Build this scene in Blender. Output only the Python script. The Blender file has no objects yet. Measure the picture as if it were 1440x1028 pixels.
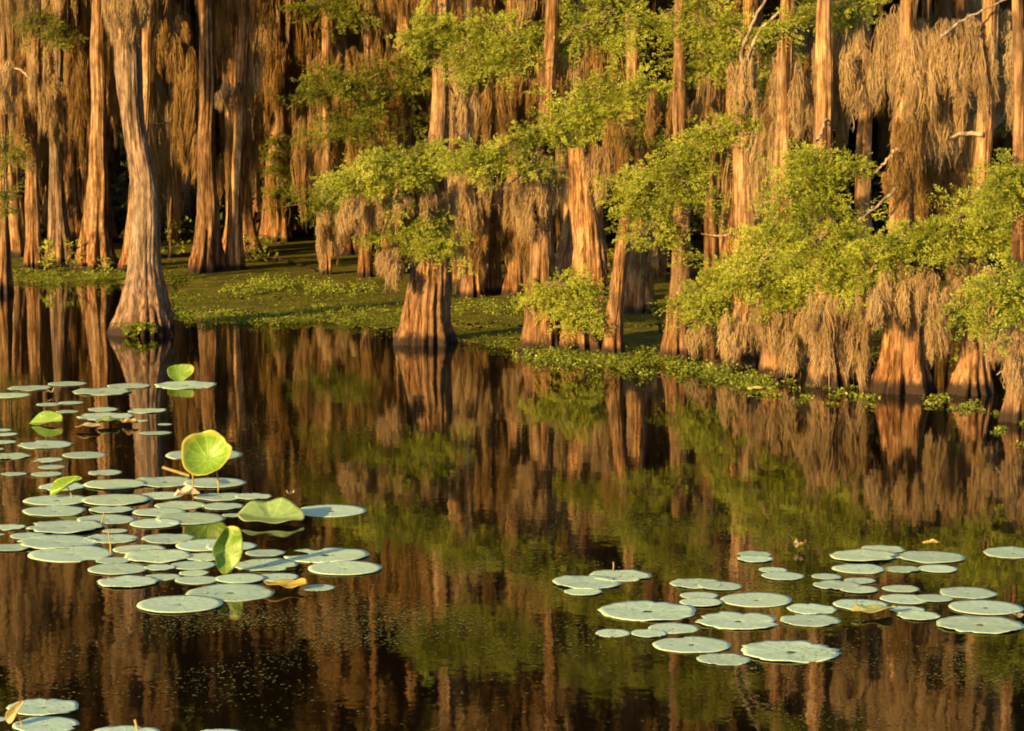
import bpy, math, random
import numpy as np
from mathutils import Vector

random.seed(7)
rng = np.random.default_rng(11)
S = bpy.context.scene
COL = S.collection
PI = math.pi

# ------------------------------------------------------------------ camera
F, HOR, EYE = 3680.0, 100.0, 3.0           # focal length and horizon in photo pixels, eye height in metres
TH = math.atan((514 - HOR) / F)
CT, ST = math.cos(TH), math.sin(TH)

def ray(px, py):
    a, b = (px - 720.0) / F, -(py - 514.0) / F
    return Vector((a, CT + b * ST, b * CT - ST))

def at(px, py, z=0.0):
    d = ray(px, py)
    t = (z - EYE) / d.z
    return Vector((d.x * t, d.y * t, z))

def aty(px, py, Y):
    d = ray(px, py)
    t = Y / d.y
    return Vector((d.x * t, Y, EYE + d.z * t))

def mpp(Y):                                 # metres per photo pixel at depth Y
    return Y / F

cam = bpy.data.cameras.new("camera")
cam.sensor_width = 36.0
cam.lens = 36.0 * F / 1440.0
cam.clip_end = 2000
co = bpy.data.objects.new("camera", cam)
COL.objects.link(co)
co.location = (0, 0, EYE)
co.rotation_euler = (PI / 2 - TH, 0, 0)
S.camera = co

# ------------------------------------------------------------------ light
SUN_AZ, SUN_EL = math.radians(37), math.radians(15)
w = bpy.data.worlds.new("World")
S.world = w
w.use_nodes = True
nt = w.node_tree
bg = nt.nodes["Background"]
sky = nt.nodes.new("ShaderNodeTexSky")
sky.sky_type = 'NISHITA'
sky.sun_disc = False
sky.sun_elevation = SUN_EL
sky.sun_rotation = PI + SUN_AZ
sky.dust_density = 1.0
nt.links.new(sky.outputs[0], bg.inputs[0])
bg.inputs[1].default_value = 0.09
sl = bpy.data.lights.new("sun", 'SUN')
sl.energy = 5.0
sl.angle = math.radians(0.5)
sl.color = (1.0, 0.62, 0.20)
so = bpy.data.objects.new("sun", sl)
COL.objects.link(so)
tosun = Vector((-math.sin(SUN_AZ) * math.cos(SUN_EL), -math.cos(SUN_AZ) * math.cos(SUN_EL), math.sin(SUN_EL)))
so.rotation_euler = tosun.to_track_quat('Z', 'Y').to_euler()
so.location = tosun * 60
S.view_settings.view_transform = 'Standard'
S.view_settings.look = 'None'
S.view_settings.exposure = 1.9
S.view_settings.gamma = 1.0

# ------------------------------------------------------------------ objects
def link(name, data, parent=None):
    o = bpy.data.objects.new(name, data)
    COL.objects.link(o)
    if parent is not None:
        o.parent = parent
    return o

def tag(o, label=None, cat=None, group=None, kind=None):
    if label: o["label"] = label
    if cat: o["category"] = cat
    if group: o["group"] = group
    if kind: o["kind"] = kind
    return o

def empty(name, loc, label, cat, group=None):
    o = link(name, None)
    o.location = loc
    o.empty_display_size = 0.1
    return tag(o, label, cat, group)

def mesh_quads(name, V, mat, F4=None, smooth=False):
    """V: (n,4,3) loose quads, or (m,3) vertices with F4 (k,4) faces"""
    me = bpy.data.meshes.new(name)
    V = np.asarray(V, dtype=np.float32)
    if F4 is None:
        n = V.shape[0]
        F4 = np.arange(n * 4, dtype=np.int32).reshape(n, 4)
        V = V.reshape(-1, 3)
    F4 = np.asarray(F4, dtype=np.int32)
    me.vertices.add(len(V))
    me.vertices.foreach_set("co", V.ravel())
    me.loops.add(F4.size)
    me.loops.foreach_set("vertex_index", F4.ravel())
    me.polygons.add(len(F4))
    me.polygons.foreach_set("loop_start", np.arange(0, F4.size, 4, dtype=np.int32))
    if smooth:
        me.polygons.foreach_set("use_smooth", np.ones(len(F4), dtype=bool))
    me.update(calc_edges=True)
    me.validate()
    me.materials.append(mat)
    return me

def unit(v):
    return v / (np.linalg.norm(v, axis=-1, keepdims=True) + 1e-9)

# ------------------------------------------------------------------ materials
AL = 0.7
def al(*cs):
    return [tuple(v * AL for v in c) for c in cs]

class N:
    def __init__(s, name):
        s.m = bpy.data.materials.new(name)
        s.m.use_nodes = True
        s.t = s.m.node_tree
        s.b = s.t.nodes["Principled BSDF"]
        s.out = s.t.nodes["Material Output"]
    def n(s, typ, **kw):
        x = s.t.nodes.new(typ)
        for k, v in kw.items():
            setattr(x, k, v)
        return x
    def l(s, a, b):
        s.t.links.new(a, b)
    def noise(s, vec, scale, detail=4, rough=0.6):
        x = s.n("ShaderNodeTexNoise")
        x.inputs["Scale"].default_value = scale
        x.inputs["Detail"].default_value = detail
        x.inputs["Roughness"].default_value = rough
        if vec is not None: s.l(vec, x.inputs["Vector"])
        return x
    def ramp(s, fac, stops):
        x = s.n("ShaderNodeValToRGB")
        e = x.color_ramp.elements
        while len(e) < len(stops): e.new(0.5)
        for q, (p, c) in zip(e, stops):
            q.position = p
            q.color = (*c, 1) if len(c) == 3 else c
        s.l(fac, x.inputs[0])
        return x
    def mix(s, fac, a, b, mode='MIX'):
        x = s.n("ShaderNodeMix", data_type='RGBA', blend_type=mode)
        for sock, v in ((0, fac), (6, a), (7, b)):
            if hasattr(v, "links") or isinstance(v, bpy.types.NodeSocket): s.l(v, x.inputs[sock])
            elif sock == 0: x.inputs[0].default_value = v
            else: x.inputs[sock].default_value = (*v, 1)
        return x.outputs[2]
    def mapping(s, vec, scale, loc=None):
        x = s.n("ShaderNodeMapping")
        x.inputs["Scale"].default_value = scale
        s.l(vec, x.inputs["Vector"])
        return x

def bark_material(name, dark, mid, light, grey):
    dark, mid, light, grey = al(dark, mid, light, grey)
    q = N(name)
    tc = q.n("ShaderNodeTexCoord")
    oi = q.n("ShaderNodeObjectInfo")
    off = q.n("ShaderNodeVectorMath", operation='SCALE')
    cx = q.n("ShaderNodeCombineXYZ")
    for i in range(3): q.l(oi.outputs["Random"], cx.inputs[i])
    q.l(cx.outputs[0], off.inputs[0]); off.inputs["Scale"].default_value = 37.0
    add = q.n("ShaderNodeVectorMath", operation='ADD')
    q.l(tc.outputs["Object"], add.inputs[0]); q.l(off.outputs[0], add.inputs[1])
    m1 = q.mapping(add.outputs[0], (26, 26, 1.3))
    n1 = q.noise(m1.outputs[0], 1.0, 5, 0.62)
    m2 = q.mapping(add.outputs[0], (5, 5, 0.8))
    n2 = q.noise(m2.outputs[0], 1.0, 3, 0.6)
    m3 = q.mapping(add.outputs[0], (70, 70, 5))
    n3 = q.noise(m3.outputs[0], 1.0, 3, 0.6)
    r1 = q.ramp(n1.outputs[0], [(0.37, dark), (0.49, mid), (0.64, light)])
    r2 = q.ramp(n2.outputs[0], [(0.42, (0, 0, 0)), (0.62, (1, 1, 1))])
    c = q.mix(r2.outputs[0], r1.outputs[0], q.mix(0.55, r1.outputs[0], grey))
    m5 = q.mapping(add.outputs[0], (17, 17, 5.5))
    n5 = q.noise(m5.outputs[0], 1.0, 4, 0.65)
    r5 = q.ramp(n5.outputs[0], [(0.38, (0.50, 0.44, 0.38)), (0.58, (1.12, 1.10, 1.08))])
    c = q.mix(1.0, c, r5.outputs[0], 'MULTIPLY')
    # per tree: value
    mr = q.n("ShaderNodeMapRange")
    mr.inputs["To Min"].default_value = 0.58; mr.inputs["To Max"].default_value = 1.12
    q.l(oi.outputs["Random"], mr.inputs["Value"])
    mul = q.n("ShaderNodeVectorMath", operation='SCALE')
    q.l(c, mul.inputs[0]); q.l(mr.outputs[0], mul.inputs["Scale"])
    # water line stain
    geo = q.n("ShaderNodeNewGeometry")
    sep = q.n("ShaderNodeSeparateXYZ"); q.l(geo.outputs["Position"], sep.inputs[0])
    ns = q.noise(tc.outputs["Object"], 9.0, 3, 0.6)
    sb = q.n("ShaderNodeMath", operation='MULTIPLY_ADD'); q.l(ns.outputs[0], sb.inputs[0]); sb.inputs[1].default_value = -0.13; q.l(sep.outputs[2], sb.inputs[2])
    wr = q.n("ShaderNodeMapRange"); wr.interpolation_type = 'SMOOTHSTEP'
    wr.inputs["From Min"].default_value = 0.0; wr.inputs["From Max"].default_value = 0.09
    q.l(sb.outputs[0], wr.inputs["Value"])
    tn = q.n("ShaderNodeMapRange"); tn.inputs["From Min"].default_value = 0.05; tn.inputs["From Max"].default_value = 0.45; tn.inputs["To Min"].default_value = 0.55; tn.inputs["To Max"].default_value = 0.0
    tz = q.n("ShaderNodeMath", operation='MULTIPLY_ADD'); q.l(n2.outputs[0], tz.inputs[0]); tz.inputs[1].default_value = -0.5; q.l(sep.outputs[2], tz.inputs[2]); q.l(tz.outputs[0], tn.inputs["Value"])
    tan = q.mix(tn.outputs[0], mul.outputs[0], q.mix(1.0, mul.outputs[0], (0.92, 0.72, 0.58), 'MULTIPLY'))
    wet = q.mix(wr.outputs[0], (0.022, 0.014, 0.010), tan)
    q.l(wet, q.b.inputs["Base Color"])
    q.b.inputs["Roughness"].default_value = 0.9
    q.b.inputs["Specular IOR Level"].default_value = 0.15
    h = q.n("ShaderNodeMath", operation='MULTIPLY_ADD')
    q.l(n3.outputs[0], h.inputs[0]); h.inputs[1].default_value = 0.35; q.l(n1.outputs[0], h.inputs[2])
    bp = q.n("ShaderNodeBump"); bp.inputs["Strength"].default_value = 1.0; bp.inputs["Distance"].default_value = 0.035
    q.l(h.outputs[0], bp.inputs["Height"]); q.l(bp.outputs[0], q.b.inputs["Normal"])
    return q.m

BARK = bark_material("cypress_bark", (0.040, 0.017, 0.006), (0.23, 0.122, 0.048), (0.47, 0.305, 0.150), (0.35, 0.25, 0.15))
BARK_GREY = bark_material("grey_cypress_bark", (0.045, 0.027, 0.017), (0.17, 0.115, 0.075), (0.30, 0.22, 0.15), (0.26, 0.21, 0.165))
TWIG = bark_material("twig_bark", (0.08, 0.05, 0.03), (0.20, 0.13, 0.08), (0.33, 0.25, 0.18), (0.30, 0.26, 0.2))
BARE = bark_material("weathered_wood", (0.16, 0.115, 0.08), (0.33, 0.265, 0.20), (0.46, 0.39, 0.31), (0.40, 0.36, 0.30))

def leaf_material(name, c0, c1, c2, trans, rough=0.55, tmul=1.3, clump=1.6, isl=0.45):
    c0, c1, c2 = al(c0, c1, c2)
    q = N(name)
    geo = q.n("ShaderNodeNewGeometry")
    tc = q.n("ShaderNodeTexCoord")
    oi = q.n("ShaderNodeObjectInfo")
    ns = q.noise(geo.outputs["Position"], clump, 2, 0.5)
    mx = q.n("ShaderNodeMath", operation='MULTIPLY_ADD')
    q.l(geo.outputs["Random Per Island"], mx.inputs[0]); mx.inputs[1].default_value = isl
    sc = q.n("ShaderNodeMath", operation='MULTIPLY_ADD'); q.l(ns.outputs[0], sc.inputs[0]); sc.inputs[1].default_value = 1.3; sc.inputs[2].default_value = -0.37 + (0.45 - isl) / 2
    q.l(sc.outputs[0], mx.inputs[2])
    r = q.ramp(mx.outputs[0], [(0.15, c0), (0.5, c1), (0.95, c2)])
    q.l(r.outputs[0], q.b.inputs["Base Color"])
    q.b.inputs["Roughness"].default_value = rough
    q.b.inputs["Specular IOR Level"].default_value = 0.25
    tr = q.n("ShaderNodeBsdfTranslucent")
    cm = q.n("ShaderNodeVectorMath", operation='SCALE'); q.l(r.outputs[0], cm.inputs[0]); cm.inputs["Scale"].default_value = tmul
    q.l(cm.outputs[0], tr.inputs[0])
    ms = q.n("ShaderNodeMixShader"); ms.inputs[0].default_value = trans
    q.l(q.b.outputs[0], ms.inputs[1]); q.l(tr.outputs[0], ms.inputs[2])
    q.l(ms.outputs[0], q.out.inputs[0])
    return q.m

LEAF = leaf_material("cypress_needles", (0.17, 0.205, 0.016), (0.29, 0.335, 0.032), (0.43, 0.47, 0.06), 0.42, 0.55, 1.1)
LEAF_DIM = leaf_material("shaded_cypress_needles", (0.08, 0.10, 0.008), (0.14, 0.165, 0.012), (0.21, 0.23, 0.020), 0.4)  # darker copy of LEAF with the shade of farther boughs in its colour
MOSS = leaf_material("spanish_moss", (0.24, 0.165, 0.078), (0.45, 0.325, 0.165), (0.62, 0.47, 0.26), 0.55, 0.9, 1.25, 2.5, 0.18)
MOSS_OCHRE = leaf_material("ochre_moss", (0.15, 0.088, 0.027), (0.32, 0.20, 0.07), (0.48, 0.32, 0.125), 0.55, 0.9, 1.2, 2.5, 0.18)
FARLEAF = leaf_material("far_shade_leaves", (0.02, 0.03, 0.007), (0.035, 0.045, 0.010), (0.055, 0.06, 0.014), 0.2)  # near-black leaf colour stands in for deep-forest shade
WEED = leaf_material("duckweed", (0.06, 0.085, 0.006), (0.13, 0.165, 0.012), (0.25, 0.28, 0.03), 0.15, 0.5, 1.0, 3.0)
SPECK = leaf_material("floating_bits", (0.05, 0.055, 0.008), (0.10, 0.11, 0.016), (0.20, 0.18, 0.05), 0.05, 0.6, 1.0, 3.0)

def water_material():
    q = N("dark_water")
    q.b.inputs["Base Color"].default_value = (0.0032, 0.0022, 0.001, 1)
    q.b.inputs["Roughness"].default_value = 0.025
    q.b.inputs["IOR"].default_value = 1.33
    tc = q.n("ShaderNodeTexCoord")
    m = q.mapping(tc.outputs["Object"], (1.0, 1.0, 1.0))
    n1 = q.noise(m.outputs[0], 3.2, 3, 0.5)
    n2 = q.noise(m.outputs[0], 14.0, 2, 0.5)
    a = q.n("ShaderNodeMath", operation='MULTIPLY_ADD'); q.l(n2.outputs[0], a.inputs[0]); a.inputs[1].default_value = 0.2; q.l(n1.outputs[0], a.inputs[2])
    bp = q.n("ShaderNodeBump"); bp.inputs["Strength"].default_value = 1.0; bp.inputs["Distance"].default_value = 0.0009
    q.l(a.outputs[0], bp.inputs["Height"]); q.l(bp.outputs[0], q.b.inputs["Normal"])
    return q.m
WATER = water_material()

def plain_noise(name, c0, c1, scale, rough=0.9):
    c0, c1 = al(c0, c1)
    q = N(name)
    geo = q.n("ShaderNodeNewGeometry")
    ns = q.noise(geo.outputs["Position"], scale, 5, 0.65)
    r = q.ramp(ns.outputs[0], [(0.32, c0), (0.68, c1)])
    q.l(r.outputs[0], q.b.inputs["Base Color"])
    q.b.inputs["Roughness"].default_value = rough
    q.b.inputs["Specular IOR Level"].default_value = 0.08
    bp = q.n("ShaderNodeBump"); bp.inputs["Strength"].default_value = 0.6; bp.inputs["Distance"].default_value = 0.02
    q.l(ns.outputs[0], bp.inputs["Height"]); q.l(bp.outputs[0], q.b.inputs["Normal"])
    return q.m
MATBASE = plain_noise("duckweed_sheet", (0.035, 0.036, 0.004), (0.135, 0.130, 0.010), 2.6)
SOIL = plain_noise("leaf_litter", (0.02, 0.014, 0.008), (0.06, 0.045, 0.02), 1.5)

def pad_material(name, base, vein, edge, trans=0.0, rough=0.42):
    base, vein, edge = al(base, vein, edge)
    q = N(name)
    tc = q.n("ShaderNodeTexCoord"); oi = q.n("ShaderNodeObjectInfo")
    sep = q.n("ShaderNodeSeparateXYZ"); q.l(tc.outputs["Object"], sep.inputs[0])
    an = q.n("ShaderNodeMath", operation='ARCTAN2'); q.l(sep.outputs[1], an.inputs[0]); q.l(sep.outputs[0], an.inputs[1])
    an2 = q.n("ShaderNodeMath", operation='MULTIPLY'); q.l(an.outputs[0], an2.inputs[0]); an2.inputs[1].default_value = 11.0
    sn = q.n("ShaderNodeMath", operation='SINE'); q.l(an2.outputs[0], sn.inputs[0])
    vr = q.ramp(sn.outputs[0], [(0.86, (0, 0, 0)), (0.99, (1, 1, 1))])
    ln = q.n("ShaderNodeVectorMath", operation='LENGTH'); q.l(tc.outputs["Object"], ln.inputs[0])
    off = q.n("ShaderNodeVectorMath", operation='ADD'); q.l(tc.outputs["Object"], off.inputs[0]); q.l(oi.outputs["Location"], off.inputs[1])
    ns = q.noise(off.outputs[0], 7.0, 5, 0.6)
    ns2 = q.noise(off.outputs[0], 42.0, 3, 0.6)
    c = q.mix(vr.outputs[0], base, vein)
    nr = q.ramp(ns.outputs[0], [(0.35, (0.78, 0.80, 0.80)), (0.65, (1.12, 1.10, 1.08))])
    c = q.mix(1.0, c, nr.outputs[0], 'MULTIPLY')
    sp = q.ramp(ns2.outputs[0], [(0.63, (0, 0, 0)), (0.71, (1, 1, 1))])
    spf = q.n("ShaderNodeMath", operation='MULTIPLY'); q.l(sp.outputs[0], spf.inputs[0]); spf.inputs[1].default_value = 0.7
    c = q.mix(spf.outputs[0], c, (0.11, 0.10, 0.05))
    hue = q.noise(oi.outputs["Location"], 3.7, 1, .5)
    hr = q.ramp(hue.outputs[0], [(0.52, (0, 0, 0)), (0.75, (.7, .7, .7))])
    c = q.mix(hr.outputs[0], c, q.mix(1.0, c, (1.08, .98, .62), 'MULTIPLY'))
    blot = q.noise(off.outputs[0], 3.1, 4, .7)
    br = q.ramp(blot.outputs[0], [(0.66, (0, 0, 0)), (0.72, (.55, .55, .55))])
    c = q.mix(br.outputs[0], c, (0.18, 0.14, 0.05))
    er = q.ramp(ln.outputs["Value"], [(0.90, (0, 0, 0)), (0.99, (1, 1, 1))])
    c = q.mix(er.outputs[0], c, edge)
    cr = q.ramp(ln.outputs["Value"], [(0.03, (1, 1, 1)), (0.075, (0, 0, 0))])
    c = q.mix(cr.outputs[0], c, (0.16, 0.14, 0.08))
    mr = q.n("ShaderNodeMapRange"); mr.inputs["To Min"].default_value = 0.80; mr.inputs["To Max"].default_value = 1.12
    q.l(oi.outputs["Random"], mr.inputs["Value"])
    mul = q.n("ShaderNodeVectorMath", operation='SCALE'); q.l(c, mul.inputs[0]); q.l(mr.outputs[0], mul.inputs["Scale"])
    q.l(mul.outputs[0], q.b.inputs["Base Color"])
    q.b.inputs["Roughness"].default_value = rough
    bp = q.n("ShaderNodeBump"); bp.inputs["Strength"].default_value = 0.5; bp.inputs["Distance"].default_value = 0.006
    hh = q.n("ShaderNodeMath", operation='ADD'); q.l(ns.outputs[0], hh.inputs[0]); vs = q.n('ShaderNodeMath', operation='MULTIPLY'); q.l(vr.outputs[0], vs.inputs[0]); vs.inputs[1].default_value = 0.3; q.l(vs.outputs[0], hh.inputs[1])
    q.l(hh.outputs[0], bp.inputs["Height"]); q.l(bp.outputs[0], q.b.inputs["Normal"])
    if trans:
        tr = q.n("ShaderNodeBsdfTranslucent")
        q.l(mul.outputs[0], tr.inputs[0])
        ms = q.n("ShaderNodeMixShader"); ms.inputs[0].default_value = trans
        q.l(q.b.outputs[0], ms.inputs[1]); q.l(tr.outputs[0], ms.inputs[2]); q.l(ms.outputs[0], q.out.inputs[0])
    return q.m
PAD = pad_material("lotus_pad", (0.39, 0.585, 0.46), (0.41, 0.60, 0.465), (0.43, 0.57, 0.37))
FRESH = pad_material("fresh_lotus_leaf", (0.19, 0.36, 0.035), (0.32, 0.47, 0.08), (0.38, 0.42, 0.06), 0.35)
CUP = pad_material("cupped_lotus_leaf", (0.20, 0.32, 0.10), (0.28, 0.40, 0.13), (0.34, 0.40, 0.16), 0.15)
YELLOW = pad_material("yellowed_leaf", (0.50, 0.40, 0.06), (0.55, 0.47, 0.12), (0.45, 0.22, 0.05), 0.1)
YGREEN = pad_material("yellowing_leaf", (0.40, 0.42, 0.12), (0.46, 0.47, 0.17), (0.42, 0.34, 0.10), 0.1)
BROWN = pad_material("withered_leaf", (0.38, 0.31, 0.14), (0.46, 0.38, 0.2), (0.34, 0.22, 0.09), 0.1)
STEM = plain_noise("lotus_stem", (0.22, 0.17, 0.05), (0.34, 0.28, 0.09), 20, 0.6)

# ------------------------------------------------------------------ geometry generators
def tube_arrays(P, R, seg=8, flute=None):
    """sweep a ring along points P (n,3) with radii R (n,)"""
    P = np.asarray(P, float); R = np.asarray(R, float)
    n = len(P)
    T = unit(np.gradient(P, axis=0))
    ref = np.where(np.abs(T[:, 2:3]) > 0.9, np.array([[1.0, 0, 0]]), np.array([[0, 0, 1.0]]))
    U = unit(np.cross(T, ref)); W = np.cross(T, U)
    a = np.linspace(0, 2 * PI, seg, endpoint=False)
    V = P[:, None] + R[:, None, None] * (np.cos(a)[None, :, None] * U[:, None] + np.sin(a)[None, :, None] * W[:, None])
    i = np.arange(n - 1)[:, None]; j = np.arange(seg)[None]
    j2 = (j + 1) % seg
    Fq = np.stack([i * seg + j, i * seg + j2, (i + 1) * seg + j2, (i + 1) * seg + j], -1).reshape(-1, 4)
    return V.reshape(-1, 3), Fq

def smooth1(a, k):
    p = np.pad(a, k, mode='edge')
    return np.convolve(p, np.ones(2 * k + 1) / (2 * k + 1), mode='valid')

def trunk_mesh(xs, zs, rs, top, seg=56, rings=70, nfl=9, amp=0.25, seed=0, mat=BARK, fl_h=None, yamp=1.0):
    """fluted, buttressed trunk: local centre line x(z), radius r(z)"""
    r_ = np.random.default_rng(seed)
    zs, xs, rs = map(np.asarray, (zs, xs, rs))
    rs = rs * 0.90
    if top > zs[-1] + 0.3:                                       # carry the trunk on above the frame
        sl = (xs[-1] - xs[-2]) / max(zs[-1] - zs[-2], 0.1)
        sl = max(-0.05, min(0.05, sl))
        zs = np.append(zs, top); xs = np.append(xs, xs[-1] + sl * (top - zs[-2])); rs = np.append(rs, rs[-1] * 0.55)
    t = np.linspace(0, 1, rings) ** 1.45
    z = -0.25 + (zs[-1] + 0.25) * t
    cx = smooth1(np.interp(z, zs, xs), 3)
    rr = smooth1(np.interp(z, zs, rs), 2)
    cx = cx + rs.mean() * np.clip(z, 0, 1) * (0.11 * np.sin(z * r_.uniform(1.5, 2.6) + r_.uniform(0, 6)) + 0.06 * np.sin(z * r_.uniform(3.5, 5.5) + r_.uniform(0, 6)))
    rr = rr * (1 + 0.03 * np.sin(z * r_.uniform(2, 4) + r_.uniform(0, 6)) + 0.018 * np.sin(z * r_.uniform(5, 8) + r_.uniform(0, 6)))
    h = fl_h or max(0.8, rs[0] * 4.0)
    amp = amp * 1.5
    A = amp * (0.13 + 0.87 * np.clip(1 - z / h, 0, 1) ** 1.3)
    th = np.linspace(0, 2 * PI, seg, endpoint=False)
    ph = r_.uniform(0, 6, 4)
    tw = 0.25 * z * r_.uniform(-1, 1)
    TH2 = th[None] + tw[:, None]
    warp = TH2 + 0.35 * np.sin(2 * TH2 + ph[0]) + 0.18 * np.sin(3 * TH2 + ph[1])
    lob = np.abs(np.sin(warp * nfl / 2 + ph[2]))                  # rounded lobes, sharp creases
    lob2 = np.abs(np.sin(warp * (nfl * 1.5 // 1) + ph[3]))
    Rr = rr[:, None] * (1 + A[:, None] * (lob - 0.62) * 1.1 + 0.25 * A[:, None] * (lob2 - 0.6))
    Rr = Rr * (1 + 0.035 * np.sin(3.1 * z[:, None] + 2 * th[None] + ph[1]) + 0.02 * r_.normal(size=Rr.shape))
    rid = r_.normal(size=Rr.shape)
    for _ in range(3): rid = np.apply_along_axis(smooth1, 0, rid, 3)
    rid = rid / (rid.std() + 1e-6)
    big = r_.normal(size=Rr.shape)
    for _ in range(2): big = np.apply_along_axis(smooth1, 0, np.apply_along_axis(smooth1, 1, big, 3), 4)
    big = big / (big.std() + 1e-6)
    Rr = Rr * (1 + 0.042 * rid + 0.052 * big)
    # ragged toes at the water line
    toe = np.clip(1 - z / 0.25, 0, 1)[:, None]
    Rr = Rr * (1 - 0.30 * toe * (1 - lob)) * (1 + 0.10 * toe * lob)
    V = np.stack([cx[:, None] + Rr * np.cos(th)[None], Rr * np.sin(th)[None] * yamp, np.repeat(z[:, None], seg, 1)], -1)
    i = np.arange(rings - 1)[:, None]; j = np.arange(seg)[None]; j2 = (j + 1) % seg
    Fq = np.stack([i * seg + j, i * seg + j2, (i + 1) * seg + j2, (i + 1) * seg + j], -1).reshape(-1, 4)
    return mesh_quads("trunk", V.reshape(-1, 3), mat, Fq, True)

def fans(O, D, Nn, L, leaf=0.034, wid=0.0125, nb=9, nl=6, r_=rng):
    """feathery cypress fronds. O,D,Nn (k,3), L (k,) -> loose diamond leaflets"""
    k = len(O)
    Sd = unit(np.cross(Nn, D))
    # branchlets
    s = np.linspace(0.08, 1.0, nb)
    side = np.where(np.arange(nb) % 2 == 0, 1.0, -1.0)
    side[-1] = 0.0
    bo = O[:, None] + D[:, None] * (L[:, None] * s[None])[..., None] - Nn[:, None] * (0.16 * L[:, None] * s[None] ** 2)[..., None]
    bl = (L[:, None] * (0.62 - 0.34 * s[None])) * r_.uniform(0.7, 1.25, (k, nb))
    a = np.radians(50) * r_.uniform(0.7, 1.25, (k, nb))
    bd = D[:, None] * np.cos(a)[..., None] + Sd[:, None] * (np.sin(a) * side)[..., None]
    bd = unit(bd + 0.22 * r_.normal(size=bd.shape))
    bn = unit(Nn[:, None] + 0.35 * r_.normal(size=bd.shape))
    bs = unit(np.cross(bn, bd))
    # leaflets
    q = np.linspace(0.12, 1.0, nl)
    lo = bo[:, :, None] + bd[:, :, None] * (bl[..., None] * q)[..., None] - np.array([0, 0, 1.0]) * (0.18 * bl[..., None] * q ** 2)[..., None]
    out = []
    for sg in (1.0, -1.0):
        al = np.radians(58) * r_.uniform(0.6, 1.2, lo.shape[:3])
        ld = bd[:, :, None] * np.cos(al)[..., None] + bs[:, :, None] * (sg * np.sin(al))[..., None]
        ld = unit(ld + 0.25 * r_.normal(size=ld.shape))
        ln = unit(bn[:, :, None] + 0.4 * r_.normal(size=ld.shape))
        lw = unit(np.cross(ln, ld))
        ll = leaf * (1.15 - 0.5 * q)[None, None, :, None] * r_.uniform(0.7, 1.3, lo.shape[:3])[..., None]
        ww = wid * r_.uniform(0.7, 1.3, lo.shape[:3])[..., None]
        Q = np.stack([lo, lo + ld * ll * 0.45 + lw * ww * 0.5, lo + ld * ll, lo + ld * ll * 0.45 - lw * ww * 0.5], -2)
        out.append(Q.reshape(-1, 4, 3))
    return np.concatenate(out)

def clump_fans(c, r, n, L=0.30, r_=rng, up=0.9):
    """fan roots in layered shelves inside an ellipsoid"""
    c = np.asarray(c, float); r = np.asarray(r, float)
    # several sub-puffs give the scalloped outline
    ns = max(3, int(n / 9))
    g = unit(r_.normal(size=(ns, 3))) * (r_.uniform(0, 1, (ns, 1)) ** 0.45)
    g = np.concatenate([g, np.array([[-.85, 0, -.25], [.85, 0, -.2], [0, -.5, .6]])])
    idx = r_.integers(0, len(g), n)
    p = g[idx] * 0.78 + 0.24 * r_.normal(size=(n, 3)) * np.array([1, 1, 0.8])
    p[r_.uniform(size=n) < .14] *= 1.45
    O = c + p * r
    D = p * np.array([1, 1, 0.25]) * (1 / np.maximum(np.linalg.norm(p * np.array([1, 1, .25]), axis=1, keepdims=True), 0.2))
    D = unit(D + 0.55 * r_.normal(size=D.shape) * np.array([1, 1, .45]) + np.array([0, -0.25, -0.02]))
    Nn = unit(np.array([-0.35, -0.62, up * 0.8]) + 0.42 * r_.normal(size=D.shape))
    Nn = unit(Nn - D * np.sum(Nn * D, 1, keepdims=True))
    return O - D * (L * 0.45), D, Nn, L * r_.uniform(0.6, 1.25, n)

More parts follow.
